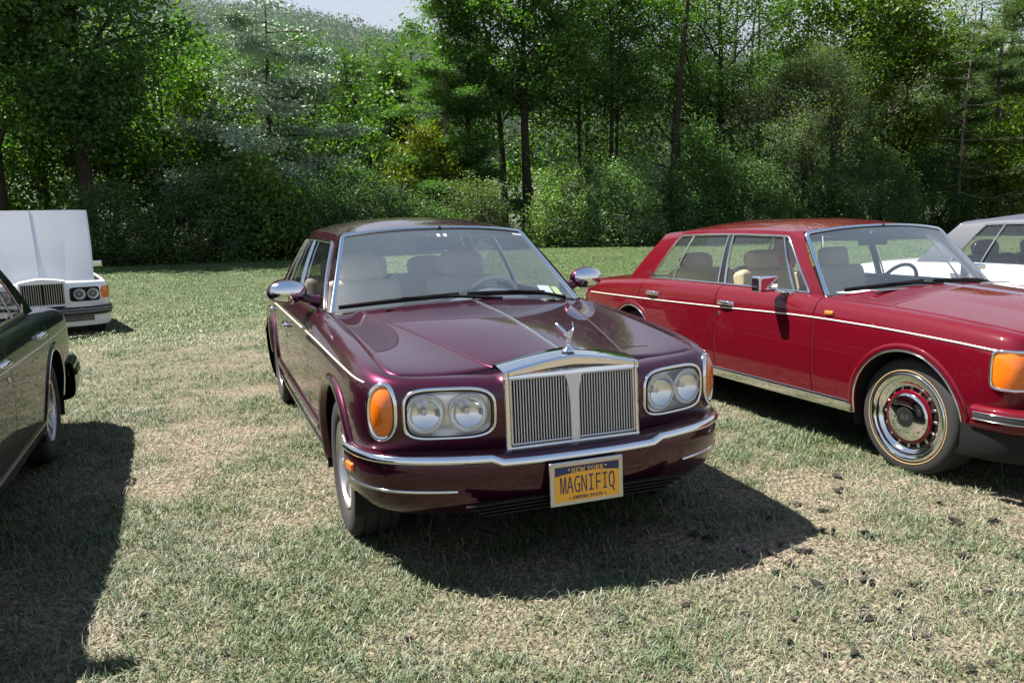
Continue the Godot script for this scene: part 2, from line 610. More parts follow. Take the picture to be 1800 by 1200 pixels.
# everything about one body that is needed while its parts are made
class Body:
	var S: Dictionary
	var wall: Surf
	var bump: Surf
	var car: Node3D
	var rail: PackedVector3Array
	var belt: PackedVector3Array
	var outl: Array
	func rail_at(s: float) -> Vector3:
		var f := clampf(s, 0, 1) * (rail.size() - 1)
		var i := mini(int(f), rail.size() - 2)
		return rail[i].lerp(rail[i + 1], f - i)
	func belt_at(s: float) -> Vector3:
		var f := clampf(s, 0, 1) * (belt.size() - 1)
		var i := mini(int(f), belt.size() - 2)
		return belt[i].lerp(belt[i + 1], f - i)
	func side(s: float, h: float) -> Vector3:
		return belt_at(s).lerp(rail_at(s), h) + Vector3(S.bulge * 4.0 * h * (1.0 - h), 0, 0)
	func open_top(s: float) -> float:
		var O: Array = S.open
		var f := clampf((s - O[0]) / (O[1] - O[0]), 0, 1)
		var r := clampf((O[2] - s) / (O[2] - O[3]), 0, 1)
		f = 1.0 - pow(1.0 - f, 1.7)
		r = 1.0 - pow(1.0 - r, 1.7)
		return O[4] * minf(f, r)
	func flip(p: Vector3, sd: float) -> Vector3:
		return Vector3(p.x * sd, p.y, p.z)
	func on(z: float, y: float, off: float) -> Array:
		var u := wall.u_of_z(z, .2, .95)
		var w := wall.v_of_y(u, y)
		var nm := wall.normal(u, w)
		if nm.x < 0: nm = -nm
		return [wall.at(u, w) + nm * off, nm]


func hood_pt(S: Dictionary, a: float, q: float) -> Vector3:
	var z0 := lerpf(S.hood_z[0], S.hood_z[1], q)
	var xe := tab(S.hood_x, z0) - .006
	var ye := tab(S.hood_y, z0) - .001
	var A := absf(a)
	var ar := lerpf(S.ridge[0], S.ridge[1], q)
	var yc := tab(S.mid_y, q)
	var yr := tab(S.ridge_y, q)
	var y := 0.0
	if A <= ar:
		y = yr + (yc - yr) * (1.0 - pow(A / ar, 2.0))
	else:
		var f := (A - ar) / (1.0 - ar)
		y = lerpf(yr, ye, f) - S.sag * 4.0 * f * (1.0 - f)
	return Vector3(a * xe, y, z0 + lerpf(S.hood_bow[0], S.hood_bow[1], q) * (1.0 - A * A))


# the strip of wall between two places along it; cuts the wheel arches out and leaves holes for lamps
func wall_panel(B: Body, zs: Array, sd: float, holes := [], rows := 24, us := [], edge := true) -> MB:
	var S := B.S
	var P := []
	var U := []
	var ul: Array = us.duplicate()
	for z in zs:
		ul.append(B.wall.u_of_z(z, .2, .999))
	for u in ul:
		var zz := B.wall.at(u, .4).z
		var w0 := 0.0
		for ac in [S.arch[2], S.arch[3]]:
			var dz := absf(zz - ac)
			if dz < S.arch[1] and u > .2:
				var y: float = S.arch[0] + sqrt(S.arch[1] * S.arch[1] - dz * dz)
				w0 = maxf(w0, B.wall.v_of_y(u, y))
		var row := PackedVector3Array()
		for j in rows + 1:
			row.append(B.flip(B.wall.at(u, lerpf(w0, 1.0, float(j) / rows)), sd))
		P.append(row)
		U.append(u)
	if edge:
		for e in [0, P.size() - 1]:
			if e == 0 and us.size(): continue
			var row := PackedVector3Array()
			for p in P[e]:
				row.append(p + Vector3(-sd * .03, 0, 0))
			if e == 0:
				P.push_front(row)
				U.push_front(U[0])
			else:
				P.append(row)
				U.append(U[-1])
	# turn the upper edge in
	for i in P.size():
		var p: Vector3 = P[i][rows]
		P[i].append(p + Vector3(0, -.02, 0))
	var skip := func(i: int, j: int) -> bool:
		if holes.is_empty(): return false
		var u: float = (U[i] + U[mini(i + 1, U.size() - 1)]) * 0.5
		var y: float = (P[i][j].y + P[i + 1][j + 1].y) * 0.5
		for h in holes:
			if pow(absf(u - h[0]) / h[2], h[4]) + pow(absf(y - h[1]) / h[3], h[4]) < 0.97:
				return true
		return false
	var outs := PackedVector3Array()
	for i in P.size():
		var nm := B.wall.normal(U[i], .5)
		if nm.dot(B.wall.at(U[i], .5) - Vector3(0, .5, -1.5)) < 0: nm = -nm
		outs.append(B.flip(nm, sd))
	return MB.new().grid(P, Vector3.ZERO, false, false, skip, outs)


func z_list(z0: float, z1: float, step: float, S: Dictionary) -> Array:
	var l := [z0, z0 - .004, z1 + .004, z1]
	var m := int((z0 - z1) / step)
	for k in range(1, m):
		l.append(lerpf(z0, z1, float(k) / m))
	for ac in [S.arch[2], S.arch[3]]:
		for k in range(0, 25):
			var z: float = ac + cos(PI * k / 24.0) * S.arch[1] * .9999
			if z < z0 - .005 and z > z1 + .005: l.append(z)
		for e in [-1.0, 1.0]:
			var z: float = ac + e * (S.arch[1] + .0008)
			if z < z0 - .005 and z > z1 + .005: l.append(z)
	l.sort()
	l.reverse()
	return l


# a lamp let into the wall: [u of the middle, y of the middle, half width in u, half height, roundness]
func lamp_hole(B: Body, x0: float, x1: float, y: float, hh: float, p: float) -> Array:
	var r := []
	for x in [x0, x1]:
		var lo := 0.0
		var hi := .42
		for k in 24:
			var mid := (lo + hi) * .5
			if B.wall.at(mid, .5).x < x: lo = mid
			else: hi = mid
		r.append((lo + hi) * .5)
	return [(r[0] + r[1]) * .5, y, (r[1] - r[0]) * .5, hh, p]


func lamp_pt(B: Body, h: Array, q: Vector2, off: float, sd: float) -> Vector3:
	var u: float = h[0] + h[2] * q.x
	var y: float = h[1] + h[3] * q.y
	var w := B.wall.v_of_y(u, y)
	var nm := B.wall.normal(u, w)
	if nm.z + nm.x < 0 and u < .5: nm = -nm
	if u > .5 and nm.z > 0: nm = -nm
	return B.flip(B.wall.at(u, w) + nm * off, sd)


func lamp_face(B: Body, h: Array, scale: float, off: float, bulge: float, sd: float, outd: Vector3, rings := 5, m := 36) -> MB:
	var P := []
	for i in rings + 1:
		var f := scale * i / rings
		var row := PackedVector3Array()
		for q in superoval(1, 1, h[4], m):
			row.append(lamp_pt(B, h, q * f, off + bulge * (1.0 - pow(float(i) / rings, 2.0)), sd))
		P.append(row)
	if rings == 6:
		return MB.new().grid(P, outd, false, true)
	P.clear()
	for i in 15:
		var row := PackedVector3Array()
		for j in 15:
			var q := Vector2(i / 7.0 - 1.0, j / 7.0 - 1.0)
			var mx := maxf(absf(q.x), absf(q.y))
			if mx > 0.0:
				var d := q.normalized()
				q = d * mx / pow(pow(absf(d.x), h[4]) + pow(absf(d.y), h[4]), 1.0 / h[4])
			row.append(lamp_pt(B, h, q * scale, off + bulge * (1.0 - mx * mx), sd))
		P.append(row)
	return MB.new().grid(P, outd)


func lamp_ring(B: Body, h: Array, scale: float, off: float, rad: float, sd: float, m := 44) -> MB:
	var path := PackedVector3Array()
	for q in superoval(scale, scale, h[4], m):
		path.append(lamp_pt(B, h, q, off, sd))
	return MB.new().tube(path, rad, 8, true)


func lamp_cup(B: Body, h: Array, depth: float, sd: float) -> MB:
	var P := []
	for k in 3:
		var row := PackedVector3Array()
		for q in superoval(1, 1, h[4], 36):
			row.append(lamp_pt(B, h, q, -depth * k / 2.0, sd))
		P.append(row)
	return MB.new().grid(P, Vector3.ZERO, false, true)


func bowl(at: Vector3, dir: Vector3, r: float, parent: Node) -> void:
	var z := dir.normalized()
	var X := Transform3D(Basis(z, Vector3.UP.cross(z).cross(z) * -1.0, Vector3.UP.cross(z)).orthonormalized(), at)
	put("reflector", MB.new().lathe_to(PackedVector2Array([Vector2(r, 0), Vector2(r * .92, -.012), Vector2(r * .75, -.026), Vector2(r * .5, -.038), Vector2(r * .22, -.045), Vector2(.001, -.047)]), 28, X, Vector3.RIGHT), M.reflector, parent)
	var ring := PackedVector3Array()
	for k in 30:
		ring.append(X * Vector3(.002, cos(TAU * k / 30) * r, sin(TAU * k / 30) * r))
	put("reflector_rim", MB.new().tube(ring, .006, 6, true), M.alloy, parent)
	put("bulb", MB.new().lathe(PackedVector2Array([Vector2(.001, -.046), Vector2(.012, -.042), Vector2(.012, -.022), Vector2(.007, -.014), Vector2(.001, -.012)]), 14, X), M.satin, parent)


func tyre(r: float, w: float) -> MB:
	var h := w * .5
	var pr := PackedVector2Array([Vector2(r * .60, -h * .70), Vector2(r * .63, -h * .86), Vector2(r * .72, -h * .97), Vector2(r * .82, -h), Vector2(r * .90, -h * .96), Vector2(r * .955, -h * .87), Vector2(r * .985, -h * .76)])
	for g in [-.5, 0.0, .5]:
		for e in [[-.075, 0.0], [-.055, -.009], [.055, -.009], [.075, 0.0]]:
			pr.append(Vector2(r + e[1] - absf(g) * .006, h * (g + e[0])))
	var m := pr.size()
	for k in range(6, -1, -1):
		pr.append(Vector2(pr[k].x, -pr[k].y))
	return MB.new().lathe(pr, 56, Transform3D())


# the outer side is +x
func wheel(B: Body, sd: float, z: float, style: String) -> void:
	var S := B.S
	var w := Node3D.new()
	w.name = "wheel"
	var k := 0
	while B.car.has_node(NodePath(w.name)):
		k += 1
		w.name = "wheel_%03d" % k
	B.car.add_child(w, true)
	var r: float = S.wheel_r
	var wd := .235
	w.position = Vector3(sd * (S.axle - wd * .5), r - .012, z)
	w.rotation.y = 0.0 if sd > 0 else PI
	put("tyre", tyre(r, wd), M.tyre, w)
	var o := wd * .5
	if style == "alloy":
		put("rim", MB.new().lathe_to(PackedVector2Array([Vector2(r * .615, o * .80), Vector2(r * .60, o * .9), Vector2(r * .575, o * .80), Vector2(r * .56, o * .45), Vector2(r * .55, -o * .6)]), 48, Transform3D(), Vector3(1, 0, 0)), M.alloy, w)
		put("brake_disc", MB.new().lathe(PackedVector2Array([Vector2(.001, -.01), Vector2(r * .5, -.01), Vector2(r * .5, .01), Vector2(.001, .01)]), 32, Transform3D()), M.trim, w)
		for s in 7:
			var an := TAU * s / 7
			var d := Vector3(0, cos(an), sin(an))
			var t := Vector3(0, -sin(an), cos(an))
			var P := []
			for i in 7:
				var f := i / 6.0
				var rr := lerpf(r * .13, r * .575, f)
				var ww := lerpf(.052, .036, smoothstep(0, .5, f)) + .02 * smoothstep(.7, 1, f)
				var xx := o * lerpf(.62, .80, sin(f * PI * .5)) - .012 * smoothstep(.75, 1, f)
				P.append(PackedVector3Array([d * rr - t * ww * .55 + Vector3(xx - .045, 0, 0), d * rr - t * ww * .5 + Vector3(xx - .010, 0, 0), d * rr - t * ww * .3 + Vector3(xx, 0, 0), d * rr + t * ww * .3 + Vector3(xx, 0, 0), d * rr + t * ww * .5 + Vector3(xx - .010, 0, 0), d * rr + t * ww * .55 + Vector3(xx - .045, 0, 0)]))
			put("spoke", MB.new().grid(P, Vector3(1, 0, 0)), M.alloy, w)
		put("hub_cap", MB.new().lathe(PackedVector2Array([Vector2(.001, o * .74), Vector2(r * .12, o * .72), Vector2(r * .2, o * .64), Vector2(r * .21, o * .2)]), 28, Transform3D()), M.alloy, w)
	else:
		put("sidewall_band", MB.new().lathe_to(PackedVector2Array([Vector2(r * .800, o * 1.003), Vector2(r * .797, o * 1.016), Vector2(r * .784, o * 1.016), Vector2(r * .780, o * 1.003)]), 56, Transform3D(), Vector3.RIGHT), M.goldband, w)
		put("rim", MB.new().lathe_to(PackedVector2Array([Vector2(r * .755, o * .985), Vector2(r * .74, o * 1.05), Vector2(r * .70, o * 1.04), Vector2(r * .665, o * .94), Vector2(r * .65, o * .92), Vector2(r * .61, o * .92), Vector2(r * .59, o * .82), Vector2(r * .555, o * .74), Vector2(r * .52, o * .72)]), 56, Transform3D(), Vector3.RIGHT), M.chrome, w)
		put("rim_slots", MB.new().lathe_to(PackedVector2Array([Vector2(r * .525, o * .70), Vector2(r * .40, o * .66)]), 48, Transform3D(), Vector3.RIGHT), M.black, w)
		for s in 16:
			var an := TAU * s / 16
			var d := Vector3(0, cos(an), sin(an))
			put("rim_web", MB.new().rbox(Transform3D(Basis(Vector3.RIGHT, d, Vector3.RIGHT.cross(d)), d * r * .485 + Vector3(o * .70, 0, 0)), Vector3(.012, r * .09, .016), .004, 1), M.satin, w)
		put("painted_disc", MB.new().lathe_to(PackedVector2Array([Vector2(r * .462, o * .76), Vector2(r * .46, o * .84), Vector2(r * .445, o * .87), Vector2(r * .38, o * .90)]), 48, Transform3D(), Vector3.RIGHT), B.car.get_meta("paint"), w)
		put("hub_cap", MB.new().lathe_to(PackedVector2Array([Vector2(r * .405, o * .88), Vector2(r * .40, o * .93), Vector2(r * .36, o * .99), Vector2(r * .26, o * 1.05), Vector2(r * .17, o * 1.08), Vector2(r * .165, o * 1.06)]), 48, Transform3D(), Vector3.RIGHT), M.chrome, w)
		put("hub_badge", MB.new().lathe_to(PackedVector2Array([Vector2(r * .167, o * 1.07), Vector2(r * .15, o * 1.085), Vector2(.001, o * 1.09)]), 28, Transform3D(), Vector3.RIGHT), M.black, w)
		var tm := text("RR", .030, M.satin, w, "hub_lettering", "serif")
		tm.transform = Transform3D(Basis(Vector3(0, 0, -1), Vector3.UP, Vector3.RIGHT), Vector3(o * 1.09 + .001, 0, 0))


func text(what: String, height: float, m: Material, parent: Node, called: String, face := "sans", squeeze := 1.0) -> MeshInstance3D:
	var tm := TextMesh.new()
	var f := SystemFont.new()
	f.font_names = PackedStringArray(["Droid Serif" if face == "serif" else "Droid Sans Mono" if face == "mono" else "Droid Sans"])
	f.font_weight = 700 if face != "mono" else 400
	tm.font = f
	tm.text = what
	tm.font_size = 64
	tm.pixel_size = height / 46.0
	tm.depth = .0012
	tm.curve_step = 2.0
	var o := put(called, tm, m, parent)
	o.scale = Vector3(squeeze, 1, 1)
	return o


func arch_path(B: Body, zc: float, R: float, off: float, sd: float, ylow0: float, ylow1: float) -> PackedVector3Array:
	var S := B.S
	var r := PackedVector3Array()
	var m := 34
	for k in m + 1:
		var a := PI * k / m
		var z := zc + cos(a) * R
		var y: float = S.arch[0] + sin(a) * R
		r.append(B.flip(B.on(z, y, off)[0], sd))
	var e0 := PackedVector3Array()
	var y0: float = S.arch[0]
	for k in range(6, 0, -1):
		if y0 - .03 * k > ylow0: e0.append(B.flip(B.on(zc + R, y0 - .03 * k, off)[0], sd))
	e0.append_array(r)
	for k in range(1, 7):
		if y0 - .03 * k > ylow1: e0.append(B.flip(B.on(zc - R, y0 - .03 * k, off)[0], sd))
	return e0


# opts: paint, interior, dash, roof, chrome_lip, wheel, trim_mat, bumper_mat, sill, hood_open, front ("round" | "quad")
func build_car(car: Node3D, S: Dictionary, o: Dictionary) -> Body:
	var B := Body.new()
	B.S = S
	B.car = car
	B.wall = wall_surf(S.wall, .03)
	B.bump = band_surf(S.bumper, S.bumper_d)
	B.rail = smooth_path(S.rail, 8)
	for k in 41:
		var z := lerpf(S.gz[0], S.gz[1], k / 40.0)
		B.belt.append(B.wall.at(B.wall.u_of_z(z, .2, .95, 1.0), 1.0) + Vector3(-.004, 0, 0))
	car.set_meta("paint", o.paint)
	var paint: Material = o.paint
	var round_front: bool = S.kind == "round"
	# --- lamps let into the front
	var lamp: Array
	var flash: Array
	if round_front:
		lamp = lamp_hole(B, .357, .722, .722, .103, 4.0)
		flash = lamp_hole(B, .762, .8, .733, .112, 2.4)
		var uc: float = B.wall.u_of_z(.612, .1, .5)
		flash[0] = uc
		flash[2] = .062 / (B.wall.at(uc + .005, .5) - B.wall.at(uc - .005, .5)).length() * .01
	else:
		lamp = lamp_hole(B, .36, .752, .690, .098, 9.0)
		flash = lamp_hole(B, .80, .8, .705, .098, 7.0)
		var u0: float = lamp[0] + lamp[2] + .006
		var u1: float = B.wall.u_of_z(.535, .1, .5)
		flash[0] = (u0 + u1) * .5
		flash[2] = (u1 - u0) * .5
	var us := []
	var uend: float = B.wall.u_of_z(.44, .1, .5)
	for k in 64:
		us.append(uend * k / 64.0)
	var gr: Array = [.0, .70, .0, .2, 12.0]
	var gw := .31 if round_front else .30
	gr[2] = lamp_hole(B, 0, gw, .7, .1, 2)[0] * 2.0
	for sd in [-1.0, 1.0]:
		put("front_fender", wall_panel(B, z_list(.44, S.doors[0] + .003, .035, S), sd, [lamp, flash, gr], 44, us), paint, car)
		put("front_door", wall_panel(B, z_list(S.doors[0] - .003, S.doors[1] + .003, .06, S), sd), paint, car)
		put("rear_door", wall_panel(B, z_list(S.doors[1] - .003, S.doors[2] + .003, .06, S), sd), paint, car)
		var tail_z := -4.0 if not round_front else -4.08
		var ur := []
		var zq := z_list(S.doors[2] - .003, tail_z, .05, S)
		var PQ := []
		for k in 25:
			PQ.append(lerpf(B.wall.u_of_z(tail_z - .005, .5, .999), 1.0, k / 24.0))
		put("rear_fender", wall_panel(B, zq, sd), paint, car)
		put("tail_panel", wall_panel(B, [], sd, [], 24, PQ, false), paint, car)
		# sill
		var sp := PackedVector3Array()
		var sn := PackedVector3Array()
		for k in 13:
			var z := lerpf(S.arch[2] - S.arch[1] - .01, S.arch[3] + S.arch[1] + .01, k / 12.0)
			var e := B.on(z, .30 if round_front else .315, .004)
			sp.append(B.flip(e[0], sd))
			sn.append(B.flip(e[1], sd))
		if round_front:
			put("sill_strip", MB.new().strip(sp, sn, .022, .008), M.chrome, car)
		else:
			put("sill_plate", MB.new().strip(sp, sn, .075, .006), o.sill, car)
		# waist moulding
		var tp := PackedVector3Array()
		var tn := PackedVector3Array()
		var z_a: float = S.trim[0][0]
		var z_b: float = S.trim[-1][0]
		var tt: Array = S.trim.duplicate()
		tt.reverse()
		for k in 61:
			var z := lerpf(z_a, z_b, k / 60.0)
			var e := B.on(z, tab(tt, z), .001)
			tp.append(B.flip(e[0], sd))
			tn.append(B.flip(e[1], sd))
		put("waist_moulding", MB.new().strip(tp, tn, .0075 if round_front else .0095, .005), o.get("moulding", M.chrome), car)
		if S.rub.size():
			for half in [[S.rub[1], S.doors[1] + .01], [S.doors[1] - .01, S.rub[2]]]:
				var rp := PackedVector3Array()
				var rn := PackedVector3Array()
				for k in 15:
					var e := B.on(lerpf(half[0], half[1], k / 14.0), S.rub[0], .002)
					rp.append(B.flip(e[0], sd))
					rn.append(B.flip(e[1], sd))
				var rub := put("rubbing_strip", MB.new().strip(rp, rn, .052, .016), paint, car)
				for k in 15:
					rp[k] += rn[k] * .016
				put("bright_insert", MB.new().strip(rp, rn, .014, .004), M.chrome, rub)
		# arches
		for zc in [S.arch[2], S.arch[3]]:
			var front: bool = zc == S.arch[2]
			var l0 := .50 if front else .26
			var l1 := .26 if front else .45
			put("arch_flare", MB.new().tube(arch_path(B, zc, S.arch[1] + .018, -.016, sd, l0, l1), .036 if round_front else .027, 8), paint, car)
			if o.get("chrome_lip", false):
				put("arch_moulding", MB.new().tube(arch_path(B, zc, S.arch[1] - .006, .004, sd, l0 - .1, l1), .0065, 6), M.chrome, car)
			var P := []
			for k in 19:
				var a := lerpf(-.35, PI + .35, k / 18.0)
				var row := PackedVector3Array()
				for x in [.50, .70, .895]:
					row.append(Vector3(sd * x, S.arch[0] + sin(a) * (S.arch[1] + .012), zc + cos(a) * (S.arch[1] + .012)))
				P.append(row)
			var well := MB.new().grid(P, Vector3(0, -1, 0))
			var INN := []
			for k in 19:
				var a := lerpf(-.35, PI + .35, k / 18.0)
				INN.append(PackedVector3Array([Vector3(sd * .5, S.arch[0], zc), Vector3(sd * .5, S.arch[0] + sin(a) * (S.arch[1] + .012), zc + cos(a) * (S.arch[1] + .012))]))
			well.grid(INN, Vector3(sd, 0, 0))
			put("wheel_well", well, M.void, car)
			wheel(B, sd, zc, o.wheel)
		# door handles
		for hz in S.handles:
			var e := B.on(hz, S.handle_y, .0)
			var hp := B.flip(e[0], sd)
			var hn := B.flip(e[1], sd)
			var h := put("door_handle", MB.new().tube(smooth_path([hp + V(0, 0, .075) + hn * .006, hp + V(0, .002, .06) + hn * .024, hp + V(0, .003, 0) + hn * .032, hp + V(0, .002, -.06) + hn * .024, hp + V(0, 0, -.075) + hn * .006], 4), .011, 8, false, 1.3), M.chrome, car)
			put("handle_plate", MB.new().rbox(at_up(hp + hn * .002, hn), Vector3(.185, .034, .012), .006, 2), M.chrome, h)
			if hz == S.handles[0]:
				var e2 := B.on(hz - .07, S.handle_y - .085, .0)
				put("door_lock", MB.new().rbox(at_up(B.flip(e2[0], sd), B.flip(e2[1], sd)), Vector3(.028, .028, .014), .006, 2), M.chrome, h)
		# side windows, their frames and bars
		var O: Array = S.open
		for part in [[O[0] + .01, S.pillar_s - .012], [S.pillar_s + .012, O[2] - .006]]:
			var P := []
			for k in 21:
				var s := lerpf(part[0], part[1], k / 20.0)
				var row := PackedVector3Array()
				var h1 := B.open_top(s) + .012
				for j in 5:
					row.append(B.flip(B.side(s, lerpf(-.02, h1, j / 4.0)) - Vector3(.010, 0, 0), sd))
				P.append(row)
			var first: bool = part[0] < .2
			if not (first and o.get("open_window", 0.0) == sd):
				put("side_window", MB.new().grid(P, Vector3(sd, 0, 0)), o.get("side_glass", M.sideglass) if not first else o.get("front_glass", M.sideglass), car)
		var fp := PackedVector3Array()
		for k in 12:
			fp.append(B.flip(B.side(O[0] + .001 + (O[1] - O[0]) * k / 11.0, B.open_top(O[0] + .001 + (O[1] - O[0]) * k / 11.0)) + V(.002, 0, 0), sd))
		for k in range(1, 24):
			var s := lerpf(O[1], O[3], k / 24.0)
			fp.append(B.flip(B.side(s, B.open_top(s)) + V(.002, 0, 0), sd))
		for k in 12:
			var s: float = O[3] + (O[2] - .001 - O[3]) * k / 11.0
			fp.append(B.flip(B.side(s, B.open_top(s)) + V(.002, 0, 0), sd))
		put("window_frame", MB.new().tube(fp, .0095, 6, false), M.chrome, car)
		var bp := PackedVector3Array()
		for k in 31:
			bp.append(B.flip(B.side(lerpf(O[0], O[2], k / 30.0), .012) + V(.004, 0, 0), sd))
		put("belt_moulding", MB.new().tube(bp, .0095, 6, false), M.chrome, car)
		var bars := [[S.pillar_s - .016, S.pillar_s - .016, M.chrome, .016], [S.pillar_s + .016, S.pillar_s + .016, M.chrome, .016], [S.pillar_s, S.pillar_s, M.black, .05]]
		if S.quarter_s > 0: bars.append([S.quarter_s - .01, S.quarter_s - .01, M.chrome, .016])
		if round_front: bars.append([S.open[2] - .13, S.open[3] - .10, M.chrome, .012])
		else: bars.append([.105, .118, M.chrome, .014])
		for bar in bars:
			var pp := PackedVector3Array()
			var pn := PackedVector3Array()
			for k in 9:
				var s := lerpf(bar[0], bar[1], k / 8.0)
				pp.append(B.flip(B.side(s, lerpf(0, minf(O[4], B.open_top(s)), k / 8.0)) + V(-.004 if bar[2] == M.black else .001, 0, 0), sd))
				pn.append(Vector3(sd, .35, 0).normalized())
			put("window_bar", MB.new().strip(pp, pn, bar[3], .007), bar[2], car)
		# lamps
		var outd := Vector3(sd * .3, 0, 1)
		var hl := put("headlight", lamp_ring(B, lamp, 1.0, .003, .0085, sd), M.chrome if round_front else M.black, car)
		if round_front:
			put("gasket", lamp_ring(B, lamp, .93, .004, .004, sd), M.black, hl)
			put("lamp_case", lamp_cup(B, lamp, .062, sd), M.lampback, hl)
			put("lamp_back", lamp_face(B, lamp, 1.0, -.058, 0, sd, outd), M.lampback, hl)
			put("lens", lamp_face(B, lamp, .95, .004, .012, sd, outd, 6, 44), M.lens, hl)
			for x in [-.44, .48]:
				var c := lamp_pt(B, lamp, Vector2(x, .02), -.012, sd)
				bowl(c, Vector3(sd * .18, 0, 1), .079, hl)
		else:
			put("lamp_back", lamp_face(B, lamp, 1.0, -.02, 0, sd, outd), M.black, hl)
			put("lamp_case", lamp_cup(B, lamp, .022, sd), M.black, hl)
			for x in [-.47, .47]:
				var c := lamp_pt(B, lamp, Vector2(x, 0), .004, sd)
				bowl(c, Vector3(sd * .06, 0, 1), .077, hl)
				var X := Transform3D(Basis(Vector3(0, 0, 1), Vector3.UP, Vector3(-1, 0, 0)), c)
				put("lens", MB.new().lathe_to(PackedVector2Array([Vector2(.078, .003), Vector2(.05, .012), Vector2(.001, .016)]), 24, X, Vector3.RIGHT), M.lens, hl)
		var fl := put("indicator", lamp_face(B, flash, .93, .003, .014 if round_front else .006, sd, Vector3(sd, 0, 1), 5, 40), M.orange, car)
		put("bezel", lamp_ring(B, flash, 1.0, .002, .0125 if round_front else .009, sd), M.chrome, fl)
		# tail lamps
		var tl := [B.wall.u_of_z(-4.14, .6, .99) + .0, .69, .028, .13, 5.0]
		var tlo := put("tail_light", lamp_face(B, tl, .97, .006, .004, sd, Vector3(sd, 0, -1)), M.redlens, car)
		put("bezel", lamp_ring(B, tl, 1.0, .003, .008, sd), M.chrome, tlo)
	make_hood(car, S, paint, round_front)
	put("engine_bay", MB.new().rbox(Transform3D(Basis(), V(0, .55, -.12)), V(1.0, .12, 1.2), .02, 1), M.void, car)
	# --- roof with pillars in one skin
	var RP := []
	var rs := []
	for k in 5: rs.append(S.open[0] * k / 4.0)
	for k in range(1, 9): rs.append(lerpf(S.open[0], S.open[1], k / 8.0))
	for k in range(1, 25): rs.append(lerpf(S.open[1], S.open[3], k / 25.0))
	for k in 9: rs.append(lerpf(S.open[3], S.open[2], k / 8.0))
	for k in range(1, 7): rs.append(lerpf(S.open[2], 1.0, k / 6.0))
	var roof_pt := func(s: float, a: float) -> Vector3:
		var e := B.rail_at(s)
		return Vector3(a * e.x, e.y + tab(S.crown, s) * (1.0 - pow(absf(a), 2.3)), e.z + lerpf(S.roof_bow[0], S.roof_bow[1], s) * (1.0 - a * a))
	for s in rs:
		var h0 := B.open_top(s)
		var row := PackedVector3Array()
		for j in 8:
			row.append(B.flip(B.side(s, lerpf(h0, 1.0, j / 8.0)), -1))
		for j in 21:
			row.append(roof_pt.call(s, lerpf(-1, 1, j / 20.0)))
		for j in range(7, -1, -1):
			row.append(B.side(s, lerpf(h0, 1.0, j / 8.0)))
		RP.append(row)
	put("roof", MB.new().grid(RP, Vector3.UP), o.roof, car)
	var LP := []
	for s in rs:
		if s < .02 or s > .98: continue
		var row := PackedVector3Array()
		for j in 13:
			row.append(roof_pt.call(s, lerpf(-.97, .97, j / 12.0)) + V(0, -.035, 0))
		LP.append(row)
	put("headlining", MB.new().grid(LP, Vector3.DOWN), M.lining, car)
	# --- windscreen and rear window
	for which in 2:
		var s_ := float(which)
		var b0 := B.belt_at(s_)
		var sgn := 1.0 if which == 0 else -1.0
		var scr := func(a: float, h: float) -> Vector3:
			var lo := Vector3(a * b0.x, b0.y - .006 + S.screen_dip * (1.0 - a * a), b0.z + sgn * S.screen_bow * (1.0 - a * a) * (1.0 if which == 0 else .5))
			return lo.lerp(roof_pt.call(s_, a), h) + Vector3(0, .022, sgn * .03) * 4.0 * h * (1.0 - h) * (1.0 - a * a)
		var P := []
		for i in 17:
			var row := PackedVector3Array()
			for j in 25:
				row.append(scr.call(lerpf(-.985, .985, j / 24.0), lerpf(0, .985, i / 16.0)))
			P.append(row)
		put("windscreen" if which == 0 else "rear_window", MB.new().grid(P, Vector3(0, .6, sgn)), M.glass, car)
		var fp := PackedVector3Array()
		var fn := PackedVector3Array()
		for k in 16: fp.append(scr.call(-.972, k / 16.0 * .955))
		for k in 4: fp.append(scr.call(lerpf(-.972, -.93, k / 4.0), lerpf(.955, .976, sin(k / 4.0 * PI / 2))))
		for k in 21: fp.append(scr.call(lerpf(-.93, .93, k / 20.0), .976))
		for k in 4: fp.append(scr.call(lerpf(.93, .972, (k + 1) / 4.0), lerpf(.955, .976, cos((k + 1) / 4.0 * PI / 2))))
		for k in range(15, -1, -1): fp.append(scr.call(.972, k / 16.0 * .955))
		for p in fp: fn.append(Vector3(p.x * .3, .75, sgn * .7).normalized())
		put("screen_surround", MB.new().strip(fp, fn, .030, .008), M.chrome, car)
		var kp := PackedVector3Array()
		var kn := PackedVector3Array()
		for k in 25:
			kp.append(scr.call(lerpf(-.94, .94, k / 24.0), .955) + V(0, .003, 0))
			kn.append(Vector3(0, .8, sgn * .7).normalized())
		put("screen_seal", MB.new().strip(kp, kn, .02, .002), M.black, car)
